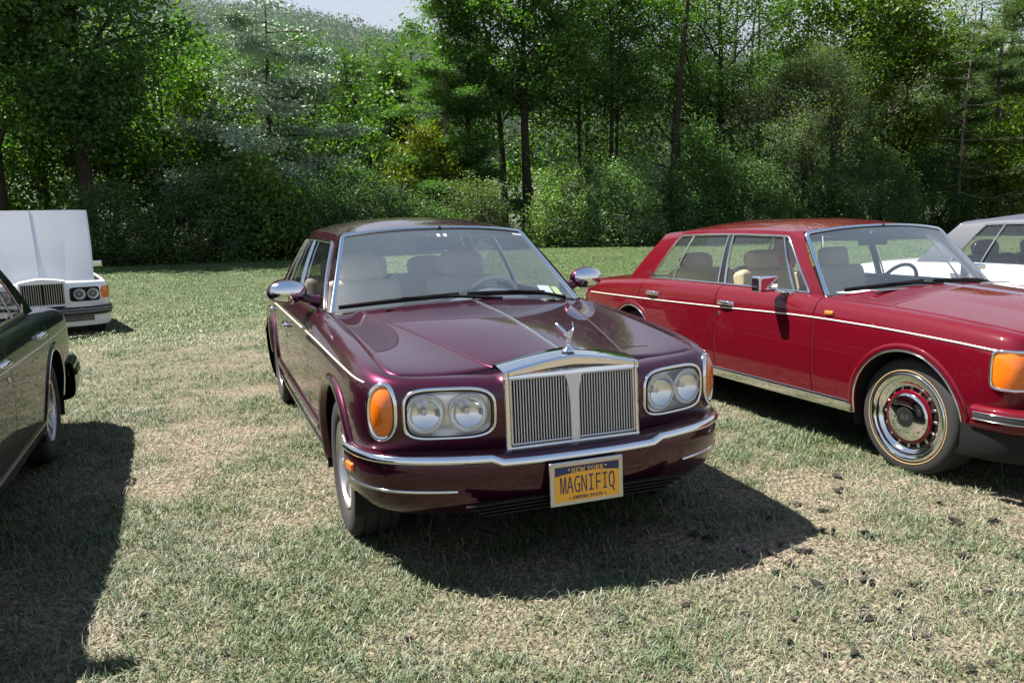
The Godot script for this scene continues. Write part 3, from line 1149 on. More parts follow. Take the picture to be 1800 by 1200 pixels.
		if which == 0:
			# cowl in front of the screen
			var CP := []
			for i in 4:
				var row := PackedVector3Array()
				for j in 25:
					var a := lerpf(-1, 1, j / 24.0)
					var e: Vector3 = scr.call(a * .985, .0) + V(0, -.002, 0)
					row.append(e.lerp(hood_pt(S, a, 0) + V(0, -.012, .0), i / 3.0) + V(0, -.012 * sin(PI * i / 3.0), 0))
				CP.append(row)
			put("cowl", MB.new().grid(CP, Vector3.UP), M.black, car)
			# wipers
			for wv in o.wipers:
				var bl := PackedVector3Array()
				for k in 9:
					bl.append(scr.call(lerpf(wv[0], wv[1], k / 8.0), lerpf(wv[2], wv[3], k / 8.0)) + V(0, .022, .022))
				var wi := put("wiper", MB.new().tube(bl, .009, 6, false, 1.8), M.black, car)
				var mid: Vector3 = bl[4] + V(0, .012, .012)
				var base: Vector3 = scr.call(wv[4], -.02) + V(0, .02, .03)
				put("wiper_arm", MB.new().tube(smooth_path([base, base.lerp(mid, .5) + V(0, .012, .006), mid], 5), PackedFloat32Array([.012, .012, .011, .011, .010, .010, .009, .008, .008, .007, .007]), 6), M.black, wi)
			# mirror inside
			var hm: Vector3 = scr.call(0.0, .93) + V(0, -.01, -.05)
			var im := put("inside_mirror", MB.new().rbox(Transform3D(Basis(), hm + V(0, -.075, -.06)), V(.27, .085, .03), .018, 3), M.black, car)
			put("mirror_stalk", MB.new().tube(PackedVector3Array([hm + V(0, .03, .03), hm + V(0, -.02, -.03), hm + V(0, -.06, -.05)]), .014, 8), M.black, im)
			for sd in ([-1.0, 1.0] if not round_front else []):
				put("sun_visor", MB.new().rbox(Transform3D(Basis(Vector3.RIGHT, .35), scr.call(sd * .45, .90) + V(0, -.015, -.10)), V(.40, .016, .15), .007, 2), o.get("visor", o.interior), car)
			if o.has("stickers"):
				for st in o.stickers:
					var c0: Vector3 = scr.call(st[0], st[1])
					var dx: Vector3 = (scr.call(st[0] + .01, st[1]) - scr.call(st[0] - .01, st[1])).normalized()
					var dy: Vector3 = (scr.call(st[0], st[1] + .01) - scr.call(st[0], st[1] - .01)).normalized()
					var z := dx.cross(dy).normalized()
					put("sticker", MB.new().rbox(Transform3D(Basis(dx, dy, z), c0 - z * .006), V(st[2], st[3], .002), .0008, 1), st[4], car)
			# dashboard from the screen's foot backwards
			var DP := []
			for i in 8:
				var row := PackedVector3Array()
				for j in 17:
					var a := lerpf(-1, 1, j / 16.0)
					var e: Vector3 = scr.call(a * .94, .0)
					var zb: float = S.gz[0] - .40
					var f := i / 7.0
					row.append(Vector3(e.x, e.y - .055 - .03 * f * f + .110 * exp(-pow((a - .42) / .34, 2.0)) * smoothstep(.15, .75, f) - (.26 if i == 7 else 0.0), lerpf(e.z - .01, zb, minf(1.0, i / 6.0))))
				DP.append(row)
			put("dashboard", MB.new().grid(DP, Vector3(0, 1, -.2)), o.dash, car)
	# --- trunk lid
	var TP := []
	for i in 17:
		var q := i / 16.0
		var row := PackedVector3Array()
		var z := lerpf(S.gz[1] + .02, S.wall[-3][6] + .01, q)
		var e := B.wall.at(B.wall.u_of_z(z, .5, .97, 1.0), 1.0)
		for j in 17:
			var a := lerpf(-1, 1, j / 16.0)
			row.append(Vector3(a * (e.x - .003), e.y + .035 * (1.0 - q * .5) * (1.0 - a * a), z - (1.0 - a * a) * lerpf(.02, .10, q) + .12 * (1.0 - q) * (1.0 - a * a) * -1.0))
		row.insert(0, row[0] + V(0, -.02, 0))
		row.append(row[row.size() - 1] + V(0, -.02, 0))
		TP.append(row)
	put("trunk_lid", MB.new().grid(TP, Vector3.UP), paint, car)
	# --- bumpers
	for rear in 2:
		var P := []
		var bu := B.bump
		var mm := 34
		for i in range(-mm, mm + 1):
			var row := PackedVector3Array()
			for j in 19:
				var p := bu.at(absf(i) / mm, j / 18.0)
				p.x *= signf(i) if i != 0 else 0.0
				if rear: p = Vector3(-p.x, p.y + (p.y - .47) * .75 - maxf(0, .45 - p.y) * .5, S.rear + (0.0 if round_front else .05) - (p.z if p.z > .6 else .6 - (.6 - p.z) * 2.6))
				row.append(p)
			P.append(row)
		var bm := put("front_bumper" if rear == 0 else "rear_bumper", MB.new().grid(P, Vector3(0, 0, 1 if rear == 0 else -1)), o.bumper, car)
		var sp := PackedVector3Array()
		var sn := PackedVector3Array()
		var lines: Array = o.bumper_lines
		for ln in lines:
			sp.clear()
			sn.clear()
			for k in 61:
				var f := lerpf(ln[1], ln[2], k / 60.0)
				var u := absf(f)
				# rows run downwards here
				var lo := .06
				var hi := 1.0
				for z in 18:
					var md := (lo + hi) * .5
					if bu.at(u, md).y > ln[0]: lo = md
					else: hi = md
				var p := bu.at(u, lo)
				var nn := bu.normal(u, lo)
				if nn.z + nn.x < 0: nn = -nn
				if round_front and ln[0] > .5 and rear == 0:
					p += V(0, -.020 * (1.0 - smoothstep(.36, .40, p.x)), .004)
				var g := signf(f) if f != 0.0 else 0.0
				p.x *= g
				nn.x *= g
				if rear:
					p = Vector3(-p.x, p.y, S.rear + (0.0 if round_front else .05) - (p.z if p.z > .6 else .6 - (.6 - p.z) * 2.6))
					nn = Vector3(-nn.x, nn.y, -nn.z)
				sp.append(p)
				sn.append(nn)
			put("bumper_strip", MB.new().strip(sp, sn, ln[3], ln[4]), ln[5], bm)
	# --- under the body
	put("underbody", MB.new().rbox(Transform3D(Basis(), V(0, .33, -1.75)), V(1.10, .16, 4.4), .05, 2).rbox(Transform3D(Basis(), V(0, .36, -1.53)), V(1.70, .16, 2.1), .05, 1), M.void, car)
	if round_front:
		for k in 4:
			put("intake_slat", MB.new().rbox(Transform3D(Basis(), V(0, .365 - .02 * k, .862 - .012 * k)), V(1.05 - .06 * k, .009, .03), .003, 1), M.black, car)
	else:
		var VP := []
		for i in range(-16, 17):
			var row := PackedVector3Array()
			for y in [.40, .34, .27, .22]:
				var p := B.bump.at(absf(i) / 16.0, .5)
				row.append(Vector3(p.x * signf(i) * (.985 if y > .25 else .97), y, p.z - .06 - (.04 if y < .25 else 0.0)))
			VP.append(row)
		put("front_valance", MB.new().grid(VP, Vector3(0, 0, 1)), o.valance, car)
		for sd in [-1.0, 1.0]:
			var slot := put("air_slot", MB.new().rbox(Transform3D(Basis(Vector3.UP, sd * .12), V(sd * .42, .335, .826)), V(.46, .072, .02), .006, 1), M.black, car)
			for k in 2:
				put("slot_bar", MB.new().rbox(Transform3D(Basis(Vector3.UP, sd * .12), V(sd * .42, .322 + .025 * k, .836)), V(.45, .006, .01), .002, 1), M.satin, slot)
	# --- cabin
	put("cabin_floor", MB.new().rbox(Transform3D(Basis(), V(0, .42, -1.95)), V(1.5, .06, 2.3), .02, 1), M.dash, car)
	put("parcel_shelf", MB.new().rbox(Transform3D(Basis(), V(0, .93, -3.28)), V(1.4, .03, .5), .01, 1), M.dashblack, car)
	for sd in [-1.0, 1.0]:
		put("door_lining", MB.new().rbox(Transform3D(Basis(), V(sd * .775, .72, -1.9)), V(.035, .48, 2.1), .015, 1), o.interior, car)
		var seat := put("front_seat", MB.new().rbox(Transform3D(Basis(), V(sd * .37, .60, -1.52)), V(.52, .20, .54), .08, 3), o.interior, car)
		put("backrest", MB.new().rbox(Transform3D(Basis(Vector3.RIGHT, -.30), V(sd * .37, .82, -1.84)), V(.54, .54, .15), .052, 3), o.interior, seat)
		if round_front:
			put("headrest", MB.new().puff(Transform3D(Basis(Vector3.RIGHT, -.2), V(sd * .37, 1.165, -1.93)), V(.36, .215, .13), .75, .6), o.interior, seat)
		else:
			put("headrest", MB.new().rbox(Transform3D(Basis(Vector3.RIGHT, -.2), V(sd * .37, 1.15, -1.93)), V(.28, .17, .11), .045, 4), o.interior, seat)
		put("rear_headrest", MB.new().puff(Transform3D(Basis(Vector3.RIGHT, -.2), V(sd * .36, 1.10, -2.86)), V(.34, .18, .12), .7, .6), o.interior, car)
		put("rear_backrest", MB.new().rbox(Transform3D(Basis(Vector3.RIGHT, -.32), V(sd * .35, .80, -2.74)), V(.66, .52, .18), .08, 3), o.interior, car)
	put("rear_seat", MB.new().rbox(Transform3D(Basis(), V(0, .58, -2.45)), V(1.36, .2, .55), .08, 3), o.interior, car)
	var wc := V(.37, .945, -1.27)
	var X := Transform3D(Basis(Vector3.RIGHT, -1.15), wc)
	var ring := PackedVector3Array()
	for k in 32:
		ring.append(X * V(cos(TAU * k / 32) * .19, 0, sin(TAU * k / 32) * .19))
	var sw := put("steering_wheel", MB.new().tube(ring, .015, 8, true), o.get("rimmat", o.dash), car)
	put("wheel_boss", MB.new().rbox(X, V(.16, .05, .13), .02, 2).rbox(X, V(.36, .014, .04), .006, 1), o.dash, sw)
	return B


func make_hood(car: Node3D, S: Dictionary, paint: Material, round_front: bool) -> Node3D:
	var hood := Node3D.new()
	hood.name = "hood"
	car.add_child(hood)
	var Hm := MB.new()
	for seg in 3:
		var P := []
		for i in 37:
			var q := i / 36.0
			var ar := lerpf(S.ridge[0], S.ridge[1], q)
			var row := PackedVector3Array()
			for j in 13:
				var f := j / 12.0
				var a := lerpf(-1, -ar, f) if seg == 0 else lerpf(-ar, ar, f) if seg == 1 else lerpf(ar, 1, f)
				row.append(hood_pt(S, a, q))
			if seg == 0:
				row.insert(0, row[0] + V(0, -.025, 0))
			if seg == 2:
				row.append(row[row.size() - 1] + V(0, -.025, 0))
			P.append(row)
		var fr := PackedVector3Array()
		for p in P[36]:
			fr.append(p + V(0, -.02, 0))
		P.append(fr)
		Hm.grid(P, Vector3.UP)
	put("hood_panel", Hm, paint, hood)
	var cp_ := PackedVector3Array()
	var cn_ := PackedVector3Array()
	for i in 25:
		cp_.append(hood_pt(S, 0, i / 24.0))
		cn_.append(Vector3.UP)
	put("centre_moulding", MB.new().strip(cp_, cn_, .015, .007), M.chrome, hood)
	if round_front:
		for sd in [-1.0, 1.0]:
			var rp := PackedVector3Array()
			for i in 25:
				rp.append(hood_pt(S, sd * lerpf(S.ridge[0], S.ridge[1], i / 24.0), i / 24.0) + V(0, -.003, 0))
			put("crease", MB.new().tube(rp, .0075, 6), paint, hood)
			put("washer_jet", MB.new().rbox(Transform3D(Basis(), hood_pt(S, sd * .62, .06) + V(0, .003, 0)), V(.05, .012, .025), .005, 2), M.black, hood)
	elif paint != M.white:
		for sd in [-1.0, 1.0]:
			var vx := hood_pt(S, sd * .52, .035)
			put("air_intake", MB.new().rbox(Transform3D(Basis(), vx + V(0, .001, 0)), V(.42, .008, .05), .003, 1), M.satin, hood)
	return hood


func grille(B: Body, G: Dictionary) -> void:
	var car := B.car
	var w: float = G.w
	var y0: float = G.y0
	var y1: float = G.y1
	var shell: Material = G.shell
	var zf := func(y: float) -> float: return lerpf(G.z0, G.z1, (y - y0) / (y1 - y0))
	var lean: float = atan2(G.z0 - G.z1, y1 - y0)
	var tilt := Basis(Vector3.RIGHT, -lean)
	var top := func(x: float) -> float:
		var f: float = absf(x) / w
		return y1 + G.peak * (1.0 - pow(f, G.pow))
	var g := Node3D.new()
	g.name = "grille"
	car.add_child(g)
	var ys: float = y1 - G.brow
	var TP := []
	var FP := []
	for i in 33:
		var x := lerpf(-w, w, i / 32.0)
		var t: float = top.call(x)
		TP.append(PackedVector3Array([V(x, t - .004, G.zb - .02), V(x, t + G.rise, G.zb + .01 * (1.0 - absf(x) / w)), V(x, t + G.rise * .55, lerpf(G.zb, G.z1, .45)), V(x, t, zf.call(t) - .014), V(x, t - .003, zf.call(t) - .004), V(x, t - .010, zf.call(t - .01))]))
		FP.append(PackedVector3Array([V(x, t - .010, zf.call(t - .01)), V(x, lerpf(t - .01, ys, .5), zf.call(lerpf(t, ys, .5)) - .003), V(x, ys, zf.call(ys))]))
	put("shell_top", MB.new().grid(TP, Vector3(0, 1, .3)), shell, g)
	put("shell_brow", MB.new().grid(FP, Vector3(0, 0, 1)), shell, g)
	for sd in [-1.0, 1.0]:
		var SP := []
		for i in 9:
			var y := lerpf(y0, y1, i / 8.0)
			SP.append(PackedVector3Array([V(sd * w, y, G.zb - .02), V(sd * w, y, zf.call(y) - .014), V(sd * (w - .004), y, zf.call(y) - .003), V(sd * (w - .014), y, zf.call(y)), V(sd * (w - G.bar), y, zf.call(y)), V(sd * (w - G.bar), y, zf.call(y) - .05)]))
		put("shell_side", MB.new().grid(SP, Vector3(sd * .5, 0, 1)), shell, g)
	put("shell_foot", MB.new().rbox(Transform3D(tilt, V(0, y0 - .002, zf.call(y0) - .02)), V(w * 2.0 - .004, G.bar + .006, .045), .008, 2), shell, g)
	put("grille_back", MB.new().rbox(Transform3D(tilt, V(0, (y0 + ys) * .5, zf.call((y0 + ys) * .5) - .055)), V(w * 2 - .02, ys - y0, .02), .004, 1), M.void, g)
	var h: float = ys - y0 - G.bar * .5
	var yc: float = y0 + G.bar * .5 + h * .5
	var inner: float = w - G.bar - .006
	var slat := MB.new().rbox(Transform3D(), V(G.slat, h, .007), G.slat * .3, 1).mesh()
	for sd in [-1.0, 1.0]:
		for k in int(G.count):
			var x := lerpf(G.mid, inner, (k + .5) / float(G.count))
			var s := put("slat", slat, G.slatm, g)
			s.transform = Transform3D(tilt, V(sd * x, yc, zf.call(yc) - .012))
	if G.mid > .015:
		var poly := PackedVector2Array([Vector2(-.018, -h * .5), Vector2(.018, -h * .5), Vector2(.019, h * .05), Vector2(.025, h * .28), Vector2(.034, h * .43), Vector2(.044, h * .5), Vector2(-.044, h * .5), Vector2(-.034, h * .43), Vector2(-.025, h * .28), Vector2(-.019, h * .05)])
		put("centre_bar", MB.new().slab(poly, .02, Transform3D(tilt, V(0, yc, zf.call(yc) - .008))), M.slat, g)
	# fine inner frame
	var path := PackedVector3Array([V(-inner, ys - .004, zf.call(ys) - .004), V(inner, ys - .004, zf.call(ys) - .004), V(inner, y0 + G.bar, zf.call(y0) - .004), V(-inner, y0 + G.bar, zf.call(y0) - .004)])
	for k in 4:
		put("frame_bar", MB.new().tube(PackedVector3Array([path[k], path[(k + 1) % 4]]), .005, 6), M.satin, g)


func mascot(parent: Node3D, at: Vector3) -> void:
	var f := Node3D.new()
	f.name = "hood_mascot"
	parent.add_child(f)
	f.position = at
	var m := MB.new()
	m.lathe(PackedVector2Array([Vector2(.030, 0), Vector2(.029, .006), Vector2(.018, .012), Vector2(.009, .022), Vector2(.008, .03)]), 20, Transform3D(Basis(Vector3.UP, Vector3.RIGHT, Vector3.BACK), Vector3.ZERO))
	put("pedestal", m, M.chrome, f)
	put("figure", MB.new().tube(smooth_path([V(0, .028, -.006), V(0, .045, .0), V(0, .062, .008), V(0, .076, .018), V(0, .084, .026), V(0, .093, .034)], 3), PackedFloat32Array([.008, .009, .010, .011, .0115, .011, .010, .010, .012, .0125, .012, .009, .006, .007, .0075, .005]), 10), M.chrome, f)
	for sd in [-1.0, 1.0]:
		var P := []
		for i in 8:
			var q := i / 7.0
			var c := V(sd * (.008 + .030 * sin(q * 1.5)), .060 + .058 * q, .016 - .055 * q)
			var wd := .017 * sin(clampf(q * .9 + .1, 0, 1) * PI) + .004
			var d := V(-sd * .25, .45, .75).normalized()
			var nn := V(sd * .9, .2, .3).normalized() * .0035
			P.append(PackedVector3Array([c - d * wd, c + nn, c + d * wd, c - nn]))
		put("wing", MB.new().grid(P, Vector3.ZERO, false, true), M.chrome, f)


# ---------------------------------------------------------------- the field
func ground_y(x: float, z: float) -> float:
	var d := Vector2((x + 8.0) / 4.5, (z + 13.5) / 5.0)
	var r := Vector2((x + 4.4) / 2.5, (z + 9.0) / 2.5)
	return -.26 * exp(-d.length_squared()) + .012 * noise.get_noise_2d(x * 60.0, z * 60.0) * smoothstep(1.0, 4.0, -z)


# how green the turf is at a place: 0 straw, 1 lush
func greenness(x: float, z: float) -> float:
	var n1 := noise.get_noise_2d(x * 22.0, z * 22.0)
	var n2 := noise.get_noise_2d(x * 75.0 + 300.0, z * 75.0)
	var n3 := noise.get_noise_2d(x * 190.0, z * 190.0 + 900.0)
	var far := smoothstep(7.5, 17.0, -z)
	var g := .49 + .42 * n1 + .62 * n2 + .34 * n3 + far * .62
	# worn, sandy ground in the right foreground
	g -= .26 * smoothstep(.2, 1.8, x) * smoothstep(5.5, 3.0, -z)
	g += .55 * exp(-pow((x + 1.15) / .5, 2.0) - pow((z + 6.0) / .8, 2.0))
	return clampf(g, 0.0, 1.0)


# the line along which the meadow meets the wood: x, z
const EDGE := [[-60.0, -20.0], [-40.0, -22.0], [-16.6, -25.2], [-12.6, -26.4], [-8.2, -28.6], [-3.0, -32.2], [.9, -34.6], [5.6, -34.6], [12.0, -37.0], [18.0, -40.5], [26.0, -45.0], [46.0, -52.0], [80.0, -60.0]]


func field() -> void:
	var zs := [70.0, 40.0, 22.0, 12.0, 7.0, 4.0]
	while zs[-1] > -48.0:
		zs.append(zs[-1] - clampf(absf(zs[-1] + 3.0) * .035, .06, .8))
	for z in [-60.0, -90.0, -150.0, -260.0, -420.0]: zs.append(z)
	var xs := []
	var x := -.03
	while x < 60.0:
		x += clampf(absf(x) * .05, .07, 3.0)
		xs.append(x)
	for q in [90.0, 160.0, 300.0, 500.0]: xs.append(q)
	var all := []
	for k in range(xs.size() - 1, -1, -1): all.append(-xs[k])
	all.append(0.0)
	all.append_array(xs)
	var P := []
	var m := MB.new()
	var cols := PackedColorArray()
	for z in zs:
		var row := PackedVector3Array()
		for xx in all:
			row.append(V(xx, ground_y(xx, z), z))
			var g := greenness(xx, z)
			var dry := Color(.25, .205, .15).lerp(Color(.32, .27, .205), noise.get_noise_2d(xx * 300.0, z * 300.0) * .5 + .5)
			var far := smoothstep(8.0, 20.0, -z)
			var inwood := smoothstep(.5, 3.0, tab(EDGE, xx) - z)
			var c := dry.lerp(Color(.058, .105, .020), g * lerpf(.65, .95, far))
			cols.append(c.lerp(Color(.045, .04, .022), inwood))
		P.append(row)
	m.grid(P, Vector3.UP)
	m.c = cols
	for k in m.t.size():
		m.t[k] = Vector2(m.v[k].x, m.v[k].z) * .9
	var o := put("field", m, M.ground)
	tag(o, "mown meadow with straw coloured and green patches under the parked cars", "field", "", "structure")


func blade_mesh(count: int, spread: float, hmin: float, hmax: float, wid: float, lie: float, sd: int, vary := 1.0) -> ArrayMesh:
	var r := RandomNumberGenerator.new()
	r.seed = sd
	var m := MB.new()
	var cols := PackedColorArray()
	for k in count:
		var a := r.randf() * TAU
		var d := Vector2.from_angle(r.randf() * TAU) * spread * sqrt(r.randf())
		var h := r.randf_range(hmin, hmax)
		var tilt := clampf(r.randfn(lie, .28), 0.05, 1.5)
		var out := Vector3(cos(a), 0, sin(a))
		var side := Vector3(-sin(a), 0, cos(a)) * wid * r.randf_range(.6, 1.2)
		var p0 := Vector3(d.x, -.004, d.y)
		var up1 := (Vector3.UP * cos(tilt * .6) + out * sin(tilt * .6)) * h * .55
		var up2 := (Vector3.UP * cos(tilt * 1.25) + out * sin(tilt * 1.25)) * h * .5
		var b := m.v.size()
		var nn := (Vector3.UP * .8 + out * .3).normalized()
		m.v.append_array(PackedVector3Array([p0 - side * .5, p0 + side * .5, p0 + up1 + side * .45, p0 + up1 - side * .45, p0 + up1 + up2]))
		var f1 := side.cross(up1).normalized()
		if f1.y < 0: f1 = -f1
		var f2 := side.cross(up2).normalized()
		if f2.y < 0: f2 = -f2
		m.n.append_array(PackedVector3Array([f1, f1, (f1 + f2).normalized(), (f1 + f2).normalized(), f2]))
		var v := lerpf(1.0, r.randf_range(.5, 1.22), vary)
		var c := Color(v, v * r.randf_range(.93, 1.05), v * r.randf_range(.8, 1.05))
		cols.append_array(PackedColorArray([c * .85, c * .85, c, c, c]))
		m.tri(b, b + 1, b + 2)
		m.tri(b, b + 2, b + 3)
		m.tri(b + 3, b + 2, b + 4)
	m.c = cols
	return m.mesh()


func scatter(called: String, mesh: Mesh, m: Material, where: Array, cols: PackedColorArray, parent: Node = null) -> MultiMeshInstance3D:
	var mm := MultiMesh.new()
	mm.transform_format = MultiMesh.TRANSFORM_3D
	mm.use_colors = true
	mm.mesh = mesh
	mm.instance_count = where.size()
	for i in where.size():
		mm.set_instance_transform(i, where[i])
		mm.set_instance_color(i, cols[i])
	var o := MultiMeshInstance3D.new()
	o.name = called if parent else numbered(called)
	o.multimesh = mm
	o.material_override = m
	(parent if parent else self).add_child(o, true)
	o.set_meta("kind", "stuff")
	return o


func turf() -> void:
	var r := RandomNumberGenerator.new()
	r.seed = 77
	var half := .88
	var kinds := []
	for k in 4: kinds.append(blade_mesh(18, .085, .018, .064, .0036, 1.38, 100 + k))
	for k in 3: kinds.append(blade_mesh(20, .070, .018, .060, .0040, 1.05, 200 + k))
	for k in 3: kinds.append(blade_mesh(30, .24, .025, .055, .010, 1.1, 300 + k, .4))
	var W := []
	var C := []
	for k in kinds.size():
		W.append([])
		C.append(PackedColorArray())
	# bands of falling density, in a wedge wider than the view
	for band in [[-1.2, -4.0, 500.0, 0], [-4.0, -6.5, 340.0, 0], [-6.5, -10.0, 170.0, 0], [-10.0, -16.0, 42.0, 1], [-16.0, -46.0, 22.0, 1]]:
		var area: float = 0.0
		var za: float = -band[0]
		var zb: float = -band[1]
		var wide := func(d: float) -> float: return d * half + 1.2
		area = (wide.call(za) + wide.call(zb)) * (zb - za)
		for k in int(area * float(band[2])):
			var d := sqrt(lerpf(za * za, zb * zb, r.randf()))
			var x: float = r.randf_range(-1, 1) * wide.call(d)
			if x > 18.0 or x < -26.0: continue
			var z := -d
			var g := greenness(x, z)
			var green := r.randf() < g * .95
			var bare := clampf(-noise.get_noise_2d(x * 75.0 + 300.0, z * 75.0) * 1.9 - .12 + .40 * smoothstep(.6, 2.2, x) * smoothstep(5.5, 3.0, d), 0, 1)
			if r.randf() < bare * .9: continue
			var i := 0
			if band[3] == 1: i = 7 + r.randi() % 3
			elif green: i = 4 + r.randi() % 3
			else: i = r.randi() % 4
			var sc := r.randf_range(.7, 1.25) * (1.0 if not green else lerpf(.75, 1.2, g))
			var b := Basis(Vector3.UP, r.randf() * TAU).scaled(Vector3(sc, sc * (.8 if d > 10 else 1.0), sc))
			var far := smoothstep(8.0, 20.0, d)
			var c: Color
			if green:
				c = Color(.105, .155, .055).lerp(Color(.060, .115, .040), r.randf())
				if r.randf() < .3: c = Color(.115, .17, .10)
				elif r.randf() < .2: c = Color(.17, .19, .09)
				c = c.lerp(Color(.075, .150, .022), far)
			else:
				c = Color(.33, .315, .25).lerp(Color(.21, .195, .145), r.randf())
				if r.randf() < .42: c = Color(.165, .20, .125)
				c = c.lerp(Color(.085, .152, .028), far * .95)
			W[i].append(Transform3D(b, V(x, ground_y(x, z), z)))
			C[i].append(c)
	for i in kinds.size():
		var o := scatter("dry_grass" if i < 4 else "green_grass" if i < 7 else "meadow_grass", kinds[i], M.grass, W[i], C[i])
		tag(o, "dry straw coloured grass lying flat between the cars" if i < 4 else "short green grass in tufts around the parked cars" if i < 7 else "green mown grass running back to the edge of the wood", "grass", "", "stuff")


func clods() -> void:
	var r := RandomNumberGenerator.new()
	r.seed = 5
	var kinds := []
	for k in 5:
		var P := []
		var f := FastNoiseLite.new()
		f.seed = k
		f.frequency = 1.0
		var m := MB.new()
		for q in 7:
			P.clear()
			var c0 := V(r.randfn() * .30, r.randf() * .08 - .05, r.randfn() * .2)
			var sz := r.randf_range(.10, .34) * V(r.randf_range(.8, 1.6), r.randf_range(.35, .7), r.randf_range(.6, 1.2))
			var tb := Basis.from_euler(V(r.randfn() * .4, r.randf() * TAU, r.randfn() * .4))
			for i in 6:
				var row := PackedVector3Array()
				for j in 9:
					var th := PI * i / 5.0
					var ph := TAU * j / 9.0
					var d := V(sin(th) * cos(ph), cos(th), sin(th) * sin(ph))
					row.append(c0 + tb * (d * (.8 + .75 * f.get_noise_3dv(d * 1.3 + c0 * 40.0)) * sz))
				P.append(row)
			m.grid(P, Vector3.ZERO, false, true)
		kinds.append(m.mesh())
	var spots := []
	for q in [[2.17, -3.79], [2.36, -3.79], [1.48, -3.71], [1.31, -3.47], [1.98, -3.39], [1.24, -3.14], [1.47, -3.18], [1.64, -3.13], [2.22, -3.4], [1.33, -2.86], [1.15, -3.46], [.78, -4.55], [1.77, -4.25], [1.86, -4.48], [.91, -3.62]]:
		spots.append(q)
	for k in 84: spots.append([r.randf_range(.1, 2.5), r.randf_range(-4.1, -2.45)])
	for k in 9: spots.append([r.randf_range(-1.6, .1), r.randf_range(-3.2, -2.45)])
	var n := 0
	for q in spots:
		var p := V(q[0], 0, q[1])
		var s := r.randf_range(.022, .058) if n > 14 else r.randf_range(.05, .09)
		var o := put("earth_clod", kinds[n % 5], M.clod)
		o.transform = Transform3D(Basis(Vector3.UP, r.randf() * TAU).scaled(V(s, s * r.randf_range(.7, 1.0), s * r.randf_range(.5, 1.0))), V(p.x, ground_y(p.x, p.z) + s * .10 + .008, p.z))
		tag(o, "small dark clod of earth and cuttings lying on the dry grass", "clod", "dark clods scattered over the near grass")
		n += 1


# ---------------------------------------------------------------- trees
func leaf_cluster(count: int, rad: Vector3, size: float, sd: int, slim := .5, droop := 0.0) -> ArrayMesh:
	var r := RandomNumberGenerator.new()
	r.seed = sd
	var m := MB.new()
	var cols := PackedColorArray()
	for k in count:
		var p := Vector3(r.randfn(), r.randfn(), r.randfn()) * .52
		p = p.limit_length(1.25) * rad
		var ax := Vector3(r.randfn(), r.randfn() * .45 - droop, r.randfn()).normalized()
		var nn := (Vector3(r.randfn(), r.randfn() + 1.1, r.randfn())).normalized()
		var side := nn.cross(ax).normalized()
		nn = ax.cross(side).normalized()
		if nn.y < 0: nn = -nn
		var l := size * r.randf_range(.65, 1.25)
		var w := l * slim
		var b := m.v.size()
		m.v.append_array(PackedVector3Array([p, p + ax * l * .45 + side * w * .5 + nn * l * .08, p + ax * l, p + ax * l * .45 - side * w * .5 + nn * l * .08]))
		var nl := (nn - side * .25).normalized()
		var nr := (nn + side * .25).normalized()
		m.n.append_array(PackedVector3Array([nn, nl, nn, nr]))
		var v := r.randf_range(.6, 1.35)
		var c := Color(v * r.randf_range(.9, 1.12), v, v * r.randf_range(.85, 1.1))
		for q in 4: cols.append(c)
		m.tri(b, b + 1, b + 2)
		m.tri(b, b + 2, b + 3)
	m.c = cols
	return m.mesh()


func needle_spray(count: int, rad: Vector3, sd: int) -> ArrayMesh:
	return leaf_cluster(count, rad, .17, sd, .13, .05)


var kinds := {}


func foliage() -> void:
	kinds.maple = []
	kinds.ash = []
	kinds.shrub = []
	kinds.silver = []
	kinds.willow = []
	kinds.pine = []
	kinds.weed = []
	for k in 4:
		kinds.maple.append(leaf_cluster(34, V(.50, .34, .50), .155, 10 + k, .72))
		kinds.ash.append(leaf_cluster(40, V(.50, .36, .50), .125, 30 + k, .50, .25))
		kinds.shrub.append(leaf_cluster(48, V(.36, .28, .36), .098, 50 + k, .52))
		kinds.silver.append(leaf_cluster(46, V(.55, .15, .55), .135, 70 + k, .50))
		kinds.willow.append(leaf_cluster(60, V(.36, .44, .36), .105, 90 + k, .32, -.5))
		kinds.pine.append(needle_spray(90, V(.50, .085, .50), 110 + k))
		kinds.weed.append(leaf_cluster(26, V(.22, .30, .22), .10, 130 + k, .35, -.4))


